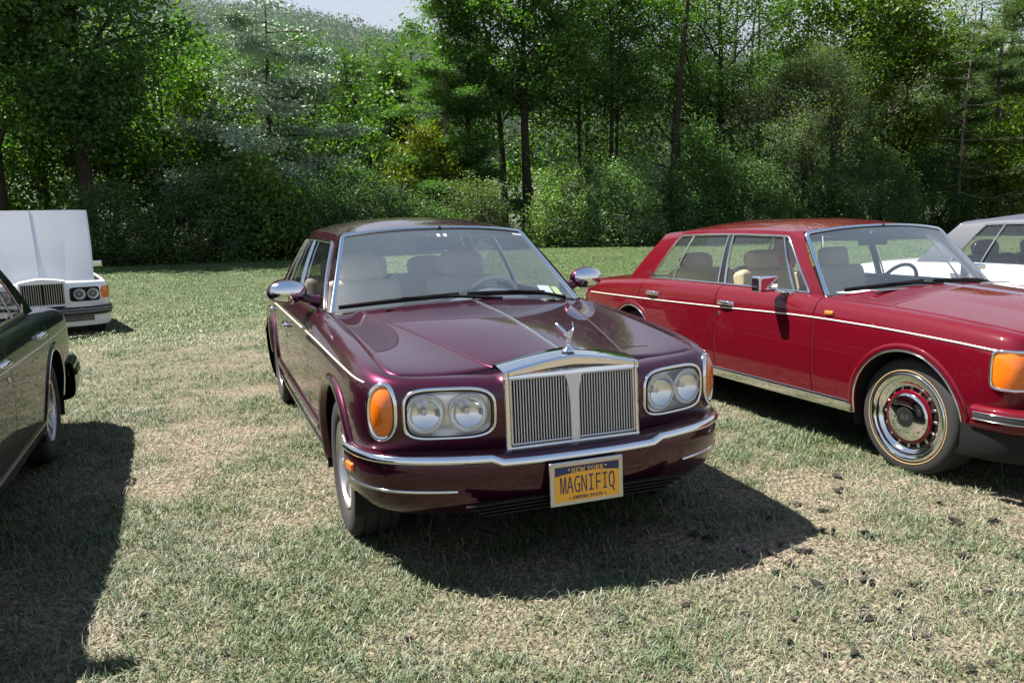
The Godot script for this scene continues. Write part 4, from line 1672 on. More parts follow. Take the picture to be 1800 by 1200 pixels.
# o: h, lean, trunk, kind, base (height of the lowest foliage), r (widest reach), n (clumps), tint, seed, limbs, bark
func tree(called: String, label: String, p: Vector3, o: Dictionary, group := "") -> Node3D:
	var r := RandomNumberGenerator.new()
	r.seed = int(o.seed)
	var t := thing(called, label, o.get("cat", "tree"), V(p.x, ground_y(p.x, p.z), p.z), 0.0, group)
	var h: float = o.h
	if h > 12.0: h = 12.0 + (h - 12.0) * .30
	var lean: Vector2 = o.get("lean", Vector2.ZERO)
	var tm := MB.new()
	var pts := []
	var ph := r.randf() * TAU
	for k in 8:
		var f := k / 7.0
		pts.append(V(lean.x * f * f * h + sin(f * 5.0 + ph) * .012 * h * f, h * .96 * f - (.3 if k == 0 else 0.0), lean.y * f * f * h + cos(f * 4.0 + ph) * .012 * h * f))
	var path := smooth_path(pts, 4)
	var rad := PackedFloat32Array()
	var tr: float = o.trunk
	for k in path.size():
		var f := float(k) / (path.size() - 1)
		rad.append(tr * (1.0 - .86 * f) * (1.0 + .55 * exp(-f * h * 1.6)))
	tm.tube(path, rad, 9)
	var spots := []
	var base: float = o.base
	var R: float = o.r
	var cone: bool = o.get("shape", "") == "conifer"
	var conifer: bool = cone or o.get("shape", "") == "layered"
	var limbs: int = o.get("limbs", 16)
	for k in limbs:
		var f := lerpf(base * .85, h * .93, (k + r.randf() * .8) / limbs) / h
		var at: Vector3 = path[clampi(int(f * path.size()), 0, path.size() - 1)]
		var rel := clampf((f * h - base) / maxf(h - base, .1), 0, 1)
		var reach: float
		if cone:
			reach = R * lerpf(1.0, .12, rel) * r.randf_range(.75, 1.1)
		else:
			reach = R * (sin(PI * lerpf(.28, .93, rel)) * (1.0 - rel * float(o.get("point", 0.0))) * r.randf_range(.7, 1.1))
		var az := k * 2.399 + r.randf() * .8
		var rise := r.randf_range(-.06, .12) if conifer else r.randf_range(.25, .8)
		var dir := V(cos(az), rise, sin(az))
		var e := at + dir * reach
		var midp := at.lerp(e, .5) + V(0, (-.05 if conifer else .10) * reach, 0) + V(r.randfn(), r.randfn(), r.randfn()) * .05 * reach
		var lp := smooth_path([at, midp, e], 4)
		var lr := PackedFloat32Array()
		var r0 := maxf(.018, tr * (.30 if conifer else .42) * (1.0 - f) + .02)
		for q in lp.size(): lr.append(lerpf(r0, .012, float(q) / (lp.size() - 1)))
		tm.tube(lp, lr, 5)
		for q in (3 if conifer else 5):
			var fq := r.randf_range(.3, .9)
			var bp: Vector3 = lp[int(fq * (lp.size() - 1))]
			var d2 := (dir.normalized() + V(r.randfn(), r.randfn() * (.12 if conifer else .6), r.randfn()) * .75).normalized()
			var be := bp + d2 * reach * r.randf_range(.22, .45)
			tm.tube(PackedVector3Array([bp, bp.lerp(be, .5) + V(0, .03, 0), be]), PackedFloat32Array([r0 * .4, r0 * .25, .008]), 4)
			for s in 3: spots.append(bp.lerp(be, (s + 1.0) / 3.0))
		for q in range(2, lp.size()): spots.append(lp[q])
	for q in path.size():
		if q > path.size() * .72: spots.append(path[q])
	put("trunk", tm, M[o.get("bark", "bark")], t)
	var ks: Array = kinds[o.kind]
	var W := []
	var C := []
	for k in ks:
		W.append([])
		C.append(PackedColorArray())
	var tint: Color = o.tint
	var n: int = o.n
	var f3 := FastNoiseLite.new()
	f3.seed = int(o.seed)
	f3.frequency = .28
	var made := 0
	var tries := 0
	while made < n and tries < n * 4:
		tries += 1
		var q: Vector3
		if r.randf() < .72 or conifer:
			q = spots[r.randi() % spots.size()] + V(r.randfn(), r.randfn() * (.22 if conifer else .8), r.randfn()) * (.26 if conifer else .42)
		else:
			var f := r.randf()
			var yy := lerpf(base, h, f)
			var rr := R * sin(PI * lerpf(.22, .96, f)) * (1.0 - f * float(o.get("point", 0.0))) * sqrt(r.randf())
			var az := r.randf() * TAU
			var ax: Vector3 = path[clampi(int(yy / h * path.size()), 0, path.size() - 1)]
			q = V(ax.x + cos(az) * rr, yy, ax.z + sin(az) * rr)
		if f3.get_noise_3dv(q + p) < -.15 + r.randf_range(-.12, .12): continue
		if q.y < .15 or (q.y > 10.5 and r.randf() < .5): continue
		made += 1
		var s := lerpf(.6, 1.45, pow(r.randf(), 1.3)) * float(o.get("clump", 1.0))
		if q.y > 10.5: s *= 1.35
		var bs := Basis.from_euler(V(r.randfn() * .25, r.randf() * TAU, r.randfn() * .25)).scaled(V(s, s * r.randf_range(.8, 1.1), s))
		var i := r.randi() % ks.size()
		W[i].append(Transform3D(bs, q))
		var v := r.randf_range(.78, 1.25)
		C[i].append(Color(tint.r * v * r.randf_range(.9, 1.15), tint.g * v, tint.b * v * r.randf_range(.85, 1.15)))
	for i in ks.size():
		if W[i].size(): scatter("crown", ks[i], M[o.get("leafm", "leaf")], W[i], C[i], t)
	return t


func bush(called: String, label: String, p: Vector3, size: Vector3, n: int, kind: String, tint: Color, sd: int, leafm := "leaf") -> void:
	var r := RandomNumberGenerator.new()
	r.seed = sd
	var t := thing(called, label, "shrub", V(p.x, ground_y(p.x, p.z), p.z))
	var f3 := FastNoiseLite.new()
	f3.seed = sd
	f3.frequency = .55
	var sm := MB.new()
	for k in 9:
		var az := r.randf() * TAU
		var e := V(cos(az) * size.x * .35, size.y * r.randf_range(.5, .85), sin(az) * size.z * .35)
		sm.tube(smooth_path([V(cos(az) * .1, -.05, sin(az) * .1), e * .5 + V(0, .15, 0), e], 3), PackedFloat32Array([.035, .03, .026, .022, .018, .014, .008]), 5)
	put("stem", sm, M.bark, t)
	var ks: Array = kinds[kind]
	var W := []
	var C := []
	for k in ks:
		W.append([])
		C.append(PackedColorArray())
	for k in n:
		var d := V(r.randfn(), absf(r.randfn()) * .9, r.randfn()).normalized()
		var bump := 1.0 + .26 * f3.get_noise_3dv(d * 2.2 + p) + .16 * f3.get_noise_3dv(d * 6.0 + p)
		var q := d * size * V(.5, 1, .5) * bump * pow(r.randf_range(.3, 1.0), .28)
		if q.y < .08: q.y = r.randf() * .3
		var s := r.randf_range(.7, 1.25)
		var bs := Basis.from_euler(V(r.randfn() * .3, r.randf() * TAU, r.randfn() * .3)).scaled(Vector3(s, s, s))
		var i := r.randi() % ks.size()
		W[i].append(Transform3D(bs, q))
		var v := r.randf_range(.75, 1.28)
		C[i].append(Color(tint.r * v * r.randf_range(.9, 1.12), tint.g * v, tint.b * v))
	for i in ks.size():
		if W[i].size(): scatter("foliage", ks[i], M[leafm], W[i], C[i], t)


func _ready() -> void:
	# --- camera
	var cam := Camera3D.new()
	cam.name = "camera"
	cam.fov = rad_to_deg(2.0 * atan(600.0 / 1425.0))
	cam.near = .05
	cam.far = 3000.0
	var pt := deg_to_rad(9.15)
	var ro := deg_to_rad(.93)
	var up0 := V(0, cos(pt), -sin(pt))
	var fw := V(0, -sin(pt), -cos(pt))
	var right := V(1, 0, 0) * cos(ro) - up0 * sin(ro)
	cam.transform = Transform3D(Basis(right, V(1, 0, 0) * sin(ro) + up0 * cos(ro), -fw), V(0, 1.552, 0))
	add_child(cam)
	# --- sky, air and exposure
	var env := Environment.new()
	env.background_mode = Environment.BG_SKY
	var sky := Sky.new()
	var sm := ProceduralSkyMaterial.new()
	sm.sky_top_color = Color(.50, .63, .82)
	sm.sky_horizon_color = Color(.93, .955, .985)
	sm.sky_curve = .50
	sm.ground_bottom_color = Color(.25, .24, .17)
	sm.ground_horizon_color = Color(.45, .47, .42)
	sm.sky_energy_multiplier = .54
	sm.sun_angle_max = 30.0
	var cover := FastNoiseLite.new()
	sky.sky_material = sm
	env.sky = sky
	env.tonemap_mode = Environment.TONE_MAPPER_LINEAR
	env.tonemap_exposure = 3.5
	env.volumetric_fog_enabled = true
	env.volumetric_fog_density = 0.0
	env.sdfgi_enabled = true
	env.ssao_enabled = true
	env.ssil_enabled = true
	var we := WorldEnvironment.new()
	we.name = "world"
	we.environment = env
	add_child(we)
	# --- sun, high behind the left shoulder of the wood
	var sun := DirectionalLight3D.new()
	sun.name = "sun"
	sun.light_energy = 1.55
	sun.light_color = Color(1.0, .97, .93)
	sun.light_angular_distance = .5
	sun.shadow_enabled = true
	add_child(sun)
	sun.look_at_from_position(V(-6.1, 10, -1.9), Vector3.ZERO, Vector3.UP)
	noise.noise_type = FastNoiseLite.TYPE_SIMPLEX_SMOOTH
	noise.frequency = .01
	noise.seed = 3
	materials()
	field()
	cars()
	hills()
	foliage()
	wood()
	turf()
	clods()


func cars() -> void:
	var S1 := rounded_saloon()
	var S2 := squared_saloon()
	# the plum saloon in the middle
	var a := thing("plum_saloon", "dark plum metallic saloon in the middle with upright chrome grille and yellow number plate", "car", V(-.02, 0, -4.14), deg_to_rad(21.3))
	var B1 := build_car(a, S1, {
		"paint": M.plum, "roof": M.plum, "interior": M.cream, "dash": M.dash, "rimmat": M.cream, "wheel": "alloy", "bumper": M.plum, "valance": M.plum, "sill": M.chrome,
		"side_glass": M.tint, "front_glass": M.tint, "moulding": M.sky_pale_trim,
		"bumper_lines": [[.546, -1.0, 1.0, .036, .014, M.chrome], [.412, -.93, -.37, .013, .007, M.chrome], [.412, .37, .93, .013, .007, M.chrome]],
		"wipers": [[-.93, -.10, .02, .035, .22], [-.04, .62, .035, .03, .80]],
		"stickers": [[.70, .115, .10, .075, M.sticker], [.815, .105, .055, .075, M.stickergreen], [.90, .93, .07, .025, M.paper], [-.04, .865, .018, .035, M.paper], [.03, .865, .018, .035, M.paper]],
	})
	grille(B1, {"w": .320, "y0": .560, "y1": .890, "z0": .798, "z1": .775, "zb": .655, "peak": .050, "pow": 1.4, "brow": .030, "rise": .016, "bar": .022, "slat": .0044, "count": 21, "mid": .020, "shell": M.chrome, "slatm": M.slat})
	mascot(a, V(0, .950, .725))
	for sd in [-1.0, 1.0]:
		door_mirror_round(a, sd)
		var mp := B1.bump.at(.90, .44)
		var mn := B1.bump.normal(.90, .44)
		if mn.x < 0: mn = -mn
		var mk := put("side_marker", MB.new().rbox(at_up(B1.flip(mp, sd), B1.flip(mn, sd)), V(.075, .042, .02), .018, 3), M.orange, a)
		mk.set_meta("label", "small orange side marker on the bumper corner")
	plate(a, V(0, .418, .902))
	# the red saloon on the right
	var b := thing("red_saloon", "cherry red saloon on the right with chrome sills, gold banded tyre and rectangular chrome mirror", "car", V(3.105, 0, -4.90), deg_to_rad(22.0))
	var B2 := build_car(b, S2, {
		"paint": M.red, "roof": M.red, "interior": M.tan, "dash": M.dashblack, "wheel": "disc", "bumper": M.red, "valance": M.black, "sill": M.chrome, "chrome_lip": true, "visor": M.dashblack,
		"moulding": M.sky_pale_trim,
		"bumper_lines": [[.458, -.97, .97, .034, .008, M.rubber], [.476, -.97, .97, .008, .011, M.chrome], [.440, -.97, .97, .008, .011, M.chrome]],
		"wipers": [[-.86, -.16, .02, .055, .16], [-.05, .66, .05, .02, .86]],
		"stickers": [],
	})
	var shell := {"w": .305, "y0": .545, "y1": .905, "z0": .775, "z1": .765, "zb": .65, "peak": .045, "pow": 1.6, "brow": .03, "rise": .008, "bar": .018, "slat": .006, "count": 9, "mid": .012, "shell": M.chrome, "slatm": M.satin}
	grille(B2, shell)
	for sd in [-1.0, 1.0]:
		door_mirror_square(b, sd)
		var e := B2.on(-.60, .885, .004)
		put("side_repeater", MB.new().rbox(at_up(B2.flip(e[0], sd), B2.flip(e[1], sd)), V(.07, .026, .028), .010, 2), M.orange, b)
		put("pillar_badge", MB.new().rbox(Transform3D(Basis(V(0, 0, 1), V(0, 1, 0), V(-1, 0, 0)), B2.flip(B2.side(.865, .10) + V(.003, 0, 0), sd)), V(.022, .05, .006), .002, 1), M.chrome, b)
	b.rotation = Vector3(0, 0, 0)
	b.basis = Basis(Vector3.UP, deg_to_rad(22.0)) * Basis(Vector3.RIGHT, deg_to_rad(-.75))
	# paper on its shelf under the screen
	var pap := put("paper_sheet", MB.new().rbox(Transform3D(), V(.30, .002, .21), .0008, 1), M.paper)
	pap.transform = b.transform * Transform3D(Basis(Vector3.UP, .25), V(-.46, .984, -.78))
	tag(pap, "white sheet of paper lying on the dashboard of the red car", "paper")
	# copies of the squared saloon in other colours
	var c := b.duplicate() as Node3D
	c.name = numbered("dark_saloon")
	add_child(c)
	c.position = V(-2.72, 0, -1.95)
	c.rotation = Vector3(0, deg_to_rad(20.9), 0)
	tag(c, "very dark saloon cut off by the left edge, rear wheel and bumper in view", "car")
	recolour(c, {M.red: M.navy, M.tan: M.dashblack})
	swap_wheels(c, B2, M.navy)
	for n in c.get_children():
		if n.name.begins_with("sill_plate"): n.material_override = M.navy
		if n.name.begins_with("door_mirror"): n.position += V(-.1, 0, .55)
	var d := b.duplicate() as Node3D
	d.name = numbered("white_saloon_with_open_hood")
	add_child(d)
	d.position = V(-7.32, ground_y(-7.25, -12.5) - .03, -12.5)
	d.rotation = Vector3(0, deg_to_rad(35.0), 0)
	tag(d, "white saloon at the left with its hood raised and four round headlamps", "car")
	recolour(d, {M.red: M.white, M.tan: M.cream})
	for n in d.get_children():
		if n.name.begins_with("front_bumper") or n.name.begins_with("rear_bumper"): n.material_override = M.rubber
		if n.name.begins_with("front_valance"): n.material_override = M.white
		if n.name.begins_with("sill_plate"): n.material_override = M.white
		if n.name == "grille":
			for q in n.get_children():
				if q.name.begins_with("shell"): q.material_override = M.white
		if n.name == "hood":
			d.remove_child(n)
			n.free()
			var S3 := S2.duplicate(true)
			S3.hood_x = [[-.78, .80], [-.2, .78], [.42, .735], [.615, .72]]
			S3.hood_bow = [.01, .02]
			S3.mid_y = [[0, 1.0], [.5, .963], [1, .91]]
			S3.ridge_y = [[0, .9935], [.5, .956], [1, .904]]
			n = make_hood(d, S3, M.white, false)
			var pv := V(0, .79, .60)
			n.transform = Transform3D(Basis(), pv) * Transform3D(Basis(Vector3.RIGHT, deg_to_rad(57.0)), Vector3.ZERO) * Transform3D(Basis(), V(0, -.886, -.60))
		if n.name.begins_with("door_mirror"):
			recolour(n, {M.chrome: M.white})
	swap_wheels(d, B2, M.white)
	var e := b.duplicate() as Node3D
	e.name = numbered("white_saloon_with_grey_roof")
	add_child(e)
	e.position = V(6.25, 0, -5.77)
	e.rotation = Vector3(0, deg_to_rad(22.3), 0)
	tag(e, "white saloon with slate grey vinyl roof at the right edge behind the red car", "car")
	recolour(e, {M.red: M.white, M.tan: M.navyhide})
	for n in e.get_children():
		if n.name == "roof": n.material_override = M.vinyl
	# two added saloons out of view, placed only for the chrome to mirror
	var f := c.duplicate() as Node3D
	f.name = numbered("added_facing_saloon")
	add_child(f)
	f.position = V(9.4, 0, 5.4)
	f.rotation = Vector3(0, deg_to_rad(204.0), 0)
	tag(f, "added dark saloon out of view, put there to be mirrored in the plum car's chrome grille", "car")
	var g := e.duplicate() as Node3D
	g.name = numbered("added_facing_saloon")
	add_child(g)
	g.position = V(12.9, 0, 8.2)
	g.rotation = Vector3(0, deg_to_rad(204.0), 0)
	tag(g, "added white saloon out of view, put beside the dark one for the chrome grille to mirror", "car")


func recolour(o: Node, to: Dictionary) -> void:
	for n in o.get_children():
		if n is MeshInstance3D and to.has(n.material_override): n.material_override = to[n.material_override]
		recolour(n, to)


# light alloy wheels in place of the disc wheels
func swap_wheels(car: Node3D, B: Body, paint: Material) -> void:
	var old := []
	for n in car.get_children():
		if n.name.begins_with("wheel") and not n is MeshInstance3D: old.append(n)
	for n in old:
		car.remove_child(n)
		n.free()
	var keep := B.car
	B.car = car
	for sd in [-1.0, 1.0]:
		for zc in [B.S.arch[2], B.S.arch[3]]: wheel(B, sd, zc, "alloy")
	B.car = keep


func door_mirror_round(car: Node3D, sd: float) -> void:
	var c := V(sd * .985, 1.098, -1.075)
	var g := put("door_mirror", MB.new().tube(smooth_path([V(sd * .80, 1.035, -1.06), V(sd * .86, 1.05, -1.06), c + V(-sd * .03, -.01, -.03)], 5), PackedFloat32Array([.05, .046, .042, .038, .036, .036, .036, .036, .036, .036, .03]), 10, false, .9), M.plum, car)
	var P := []
	var Q := []
	for i in 15:
		var f := i / 14.0
		var an := PI * f
		var row := PackedVector3Array()
		for j in 28:
			var ph := TAU * j / 28
			row.append(c + V(cos(an) * .118, sin(an) * cos(ph) * .072, sin(an) * sin(ph) * (.075 if sin(ph) > 0 else .05)))
		P.append(row)
	put("mirror_housing", MB.new().grid(P, Vector3.ZERO, false, true), M.plum, g)
	# bright cap over the upper front
	var o := superoval(.100, .058, 2.5, 32)
	for i in 7:
		var f := i / 6.0
		var row := PackedVector3Array()
		for q in o:
			var x: float = q.x * f
			var y: float = q.y * f + .008
			var zz := .078 * sqrt(maxf(.0, 1.0 - pow(x / .121, 2.0) - pow(y / .075, 2.0)))
			row.append(c + V(x, y, zz + .004 * (1.0 - pow(f, 6.0))))
		Q.append(row)
	put("mirror_cap", MB.new().grid(Q, Vector3(0, 0, 1), false, true), M.chrome, g)


func door_mirror_square(car: Node3D, sd: float) -> void:
	var g := put("door_mirror", MB.new().rbox(Transform3D(Basis(Vector3.UP, -sd * .12), V(sd * 1.005, 1.045, -1.12)), V(.185, .112, .085), .018, 3), M.chrome, car)
	put("mirror_stem", MB.new().tube(PackedVector3Array([V(sd * .845, .975, -1.06), V(sd * .89, .985, -1.07), V(sd * .925, 1.0, -1.09), V(sd * .945, 1.02, -1.11)]), .016, 8), M.chrome, g)
	put("mirror_foot", MB.new().rbox(Transform3D(Basis(), V(sd * .85, .975, -1.06)), V(.05, .035, .09), .012, 2), M.chrome, g)


func plate(car: Node3D, at: Vector3) -> void:
	var p := Node3D.new()
	p.name = "number_plate"
	car.add_child(p)
	p.position = at
	p.rotation.x = -.06
	put("plate_frame", MB.new().rbox(Transform3D(), V(.345, .188, .012), .0055, 3), M.alloy, p)
	put("plate_sheet", MB.new().rbox(Transform3D(Basis(), V(0, 0, .006)), V(.305, .152, .004), .0015, 1), M.plate, p)
	var band := PackedVector2Array([Vector2(-.150, .074), Vector2(.150, .074), Vector2(.150, .036)])
	for k in 13:
		var x := lerpf(.150, -.150, k / 12.0)
		band.append(Vector2(x, .036 + .011 * (1.0 - pow(x / .15, 2.0))))
	band.remove_at(2)
	put("plate_band", MB.new().slab(band, .0016, Transform3D(Basis(), V(0, 0, .0084))), M.platenavy, p)
	var t1 := text("NEW YORK", .0195, M.gold, p, "state_name", "serif", 1.0)
	t1.position = V(0, .0555, .0098)
	var t2 := text("MAGNIFIQ", .070, M.platenavy, p, "registration", "mono", .56)
	t2.position = V(0, -.0065, .0088)
	var t3 := text("EMPIRE STATE", .0135, M.platenavy, p, "state_motto", "serif", 1.0)
	t3.position = V(0, -.0615, .0088)
	for x in [-.085, .085]:
		put("plate_bolt", MB.new().rbox(Transform3D(Basis(), V(x * 1.02, .060, .0095)), V(.008, .008, .004), .0015, 1), M.satin, p)
		put("plate_bolt", MB.new().rbox(Transform3D(Basis(), V(x * .98, -.0625, .0095)), V(.007, .005, .003), .001, 1), M.platenavy, p)


func hills() -> void:
	# the air between the wood and the hill
	var air := FogVolume.new()
	air.name = "haze"
	air.size = V(520, 120, 170)
	air.position = V(-20, 58, -185)
	var fm := FogMaterial.new()
	fm.density = .0006
	fm.albedo = Color(.80, .87, .95)
	air.material = fm
	add_child(air)
	tag(air, "thin blue summer haze in front of the far hill", "haze", "", "stuff")
	var P := []
	var cols := PackedColorArray()
	var W := []
	var C := PackedColorArray()
	var r := RandomNumberGenerator.new()
	r.seed = 9
	var hy := func(x: float, d: float) -> float:
		var rel := clampf((d - 95.0) / 260.0, 0, 1)
		return rel * rel * (3 - 2 * rel) * (54.0 - (.20 * x if x < 0.0 else .03 * x) + 5.0 * noise.get_noise_2d(x * 1.6, d))
	var rows := []
	for i in 22:
		var d := lerpf(90, 420, i / 21.0)
		var row := PackedVector3Array()
		for j in 61:
			var x := lerpf(-420, 420, j / 60.0)
			row.append(V(x, hy.call(x, d) - 2.0, -d))
		P.append(row)
	var m := MB.new().grid(P, Vector3.UP)
	var o := put("hill", m, mat(Color(.035, .055, .02), .95))
	tag(o, "wooded hill rising far behind the trees at the upper left", "hill", "", "structure")
	for k in 10500:
		var d := r.randf_range(170, 400)
		var x := r.randf_range(-1, 1.25) * d
		if absf(x + d * .22) > d * .42 and r.randf() < .35: continue
		var s := r.randf_range(2.4, 5.0)
		W.append(Transform3D(Basis(Vector3.UP, r.randf() * TAU).scaled(V(s, s * 1.35, s)), V(x, hy.call(x, d) + s * .9, -d)))
		var v := r.randf_range(.55, 1.35) * (1.0 + .5 * noise.get_noise_2d(x * 5.0, d * 5.0))
		C.append(Color(.080 * v * r.randf_range(.9, 1.3), .110 * v, .060 * v))
	var puff := leaf_cluster(240, V(1.1, 1.1, 1.1), .19, 400, .75)
	var f := scatter("hill_wood", puff, M.dullleaf, W, C)
	tag(f, "distant green wood covering the hill", "wood", "", "stuff")


func wood() -> void:
	var G1 := Color(0.109, 0.189, 0.047)
	var G2 := Color(0.092, 0.171, 0.050)
	var G3 := Color(0.124, 0.195, 0.053)
	var SV := Color(0.319, 0.389, 0.283)
	tree("dark_trunk_tree", "big dark trunk tree at the far left edge above the open hood", V(-17.33, 0, -27.90), {"h": 19.0, "lean": Vector2(-.004, 0), "trunk": .32, "kind": "maple", "base": 4.2, "r": 4.2, "n": 850, "tint": G1, "seed": 1, "limbs": 24})
	tree("dark_trunk_tree", "tall straight trunk tree with a limb forking right, left of the pale tree", V(-14.82, 0, -28.99), {"h": 21.0, "trunk": .29, "kind": "maple", "base": 4.4, "r": 3.7, "n": 900, "tint": G2, "seed": 2, "limbs": 26})
	tree("silver_leaved_tree", "pale silver green leaved tree in layers, highest against the sky gap", V(-9.72, 0, -34.02), {"h": 10.6, "trunk": .15, "kind": "silver", "base": 1.4, "r": 4.7, "n": 860, "tint": SV, "seed": 3, "limbs": 30, "leafm": "paleleaf", "point": .5, "shape": "layered", "clump": 1.1})
	tree("white_pine", "feathery pine with flat layered boughs right of the sky gap", V(-2.96, 0, -38.19), {"h": 17.0, "trunk": .19, "kind": "pine", "base": 2.2, "r": 3.3, "n": 1000, "tint": Color(0.118, 0.206, 0.065), "seed": 4, "limbs": 34, "shape": "conifer", "bark": "palebark"})
	tree("ivy_trunk_tree", "tree with its trunk wrapped in bright green ivy beside the pine", V(-1.86, 0, -39.10), {"h": 16.0, "trunk": .20, "kind": "maple", "base": .8, "r": 1.0, "n": 640, "tint": Color(0.100, 0.224, 0.024), "seed": 5, "limbs": 22, "clump": .7})
	tree("leaning_dark_tree", "dark trunk leaning to the left between the ivy trunk and the thick trunk", V(-0.23, 0, -40.36), {"h": 18.0, "lean": Vector2(-.10, 0), "trunk": .20, "kind": "ash", "base": 6.3, "r": 3.0, "n": 417, "tint": G2, "seed": 6})
	tree("thick_dark_tree", "thickest dark trunk in the middle of the wood above the plum car's roof", V(0.85, 0, -38.99), {"h": 20.0, "lean": Vector2(-.012, 0), "trunk": .27, "kind": "maple", "base": 6.8, "r": 4.2, "n": 661, "tint": G1, "seed": 7})
	tree("slim_trunk_tree", "slim trunk standing left of a pair of thin dark trunks", V(3.53, 0, -40.88), {"h": 18.0, "trunk": .14, "kind": "ash", "base": 6.8, "r": 3.0, "n": 452, "tint": G2, "seed": 8})
	tree("slim_trunk_tree", "left one of the pair of thin dark trunks right of the middle", V(4.98, 0, -40.77), {"h": 19.0, "trunk": .15, "kind": "ash", "base": 7.0, "r": 3.2, "n": 452, "tint": G1, "seed": 9})
	tree("slim_trunk_tree", "right one of the pair of thin dark trunks right of the middle", V(5.54, 0, -42.56), {"h": 18.0, "trunk": .13, "kind": "ash", "base": 7.0, "r": 3.0, "n": 400, "tint": G2, "seed": 10})
	tree("forked_tree", "forked dark trunk tree above the roof of the red car", V(10.53, 0, -42.00), {"h": 17.5, "trunk": .25, "kind": "ash", "base": 6.0, "r": 4.4, "n": 626, "tint": G1, "seed": 11, "limbs": 14})
	tree("forked_tree", "dark limb leaning away from the fork above the red car's roof", V(10.08, 0, -42.34), {"h": 16.0, "lean": Vector2(-.16, 0), "trunk": .16, "kind": "ash", "base": 6.0, "r": 3.2, "n": 426, "tint": G3, "seed": 12})
	tree("upright_tree", "dark trunk tree behind the feathery grey green willow", V(17.25, 0, -44.24), {"h": 18.0, "trunk": .22, "kind": "maple", "base": 5.6, "r": 4.4, "n": 791, "tint": Color(0.100, 0.147, 0.026), "seed": 13})
	tree("grey_green_willow", "broad feathery grey green willow behind the red car", V(14.20, 0, -39.75), {"h": 8.2, "trunk": .12, "kind": "willow", "base": .8, "r": 3.9, "n": 1700, "tint": Color(0.147, 0.171, 0.100), "seed": 14, "limbs": 22, "leafm": "dullleaf"})
	tree("yellow_green_tree", "yellow green leaved tree left of the pale bare trunk at the right", V(21.38, 0, -44.82), {"h": 14.0, "trunk": .16, "kind": "maple", "base": 2.4, "r": 3.6, "n": 1015, "tint": Color(0.153, 0.201, 0.029), "seed": 15})
	tree("pale_bare_tree", "pale bare trunk with dead grey branches near the right edge", V(22.57, 0, -41.26), {"h": 13.0, "trunk": .10, "kind": "pine", "base": 2.6, "r": 2.6, "n": 60, "tint": Color(0.118, 0.142, 0.083), "seed": 16, "limbs": 30, "shape": "conifer", "bark": "palebark"})
	tree("grey_trunk_conifer", "tall grey trunk conifer with thin drooping boughs at the right edge", V(26.35, 0, -44.82), {"h": 20.0, "trunk": .19, "kind": "pine", "base": 4.6, "r": 3.6, "n": 754, "tint": Color(0.100, 0.142, 0.059), "seed": 17, "limbs": 40, "shape": "conifer", "bark": "palebark"})
	tree("bright_sapling", "bright yellow green sapling low at the right edge", V(25.41, 0, -41.37), {"h": 6.4, "trunk": .07, "kind": "maple", "base": .8, "r": 1.9, "n": 348, "tint": Color(0.177, 0.236, 0.024), "seed": 18})
	tree("left_understorey_tree", "lower leafy tree filling the gap between the two big trunks at the left", V(-17.43, 0, -30.98), {"h": 9.5, "trunk": .12, "kind": "maple", "base": .9, "r": 3.3, "n": 928, "tint": Color(0.118, 0.201, 0.029), "seed": 19})
	tree("left_understorey_tree", "bright leaved tree right of the tall trunk and left of the pale leaved tree", V(-14.19, 0, -34.10), {"h": 9.0, "trunk": .12, "kind": "maple", "base": 1.2, "r": 2.8, "n": 754, "tint": Color(0.124, 0.206, 0.029), "seed": 20})
	tree("background_tree", "dark conical tree below the hill left of the pale leaved tree", V(-16.00, 0, -44.00), {"h": 10.4, "trunk": .2, "kind": "ash", "base": 1.0, "r": 4.0, "n": 560, "tint": G2, "seed": 21})
	tree("background_tree", "dark round topped tree behind the pale leaved tree", V(-12.00, 0, -42.00), {"h": 9.6, "trunk": .18, "kind": "ash", "base": .8, "r": 3.6, "n": 560, "tint": G2, "seed": 22})
	tree("background_conifer", "dark pointed conifer under the sky gap right of the pale leaved tree", V(-8.60, 0, -45.00), {"h": 10.4, "trunk": .16, "kind": "pine", "base": .8, "r": 3.0, "n": 560, "tint": Color(0.059, 0.106, 0.033), "seed": 23, "limbs": 40, "shape": "conifer"})
	tree("background_conifer", "second dark conifer close to the left of the layered pine", V(-6.20, 0, -43.00), {"h": 9.9, "trunk": .16, "kind": "pine", "base": .8, "r": 2.8, "n": 560, "tint": Color(0.065, 0.118, 0.035), "seed": 24, "limbs": 40, "shape": "conifer"})
	tree("yellowing_tree", "small tree with yellowing leaves under the layered pine", V(-3.82, 0, -37.95), {"h": 5.2, "trunk": .07, "kind": "maple", "base": .8, "r": 1.9, "n": 240, "tint": Color(0.201, 0.201, 0.024), "seed": 25})
	for q in [
		[V(-17.48, 0, -46.00), 12.4, "tall rounded tree under the hill between the straight trunk and the pale tree"],
		[V(-12.88, 0, -48.76), 12.6, "rounded green tree showing just left of the pale tree's top"],
		[V(-8.19, 0, -49.68), 12.0, "green tree in the row under the sky gap, nearest the pale tree"],
		[V(-11.6, 0, -47.0), 9.8, "darker tree low behind the right side of the pale tree"],
		[V(-5.52, 0, -47.84), 12.2, "green tree in the row under the sky gap, nearest the layered pine"],
		[V(27.0, 0, -50.0), 17.0, "leafy tree behind the pale bare trunk at the right"],
		[V(31.0, 0, -52.0), 18.0, "leafy tree behind the grey trunk conifer at the right edge"],
		[V(22.5, 0, -50.0), 18.0, "tall leafy tree behind the yellow green one at the right"],
		[V(9.5, 0, -48.0), 18.0, "tall tree filling the gap behind the forked tree"],
		[V(4.5, 0, -47.0), 17.0, "tall tree behind the pair of thin trunks"],
	]:
		tree("background_tree", q[2], q[0], {"h": q[1], "trunk": .2, "kind": "ash", "base": 1.5, "r": 3.8, "n": 620, "tint": Color(.095, .165, .058), "seed": 60 + int(q[1] * 10.0 + q[0].x)})
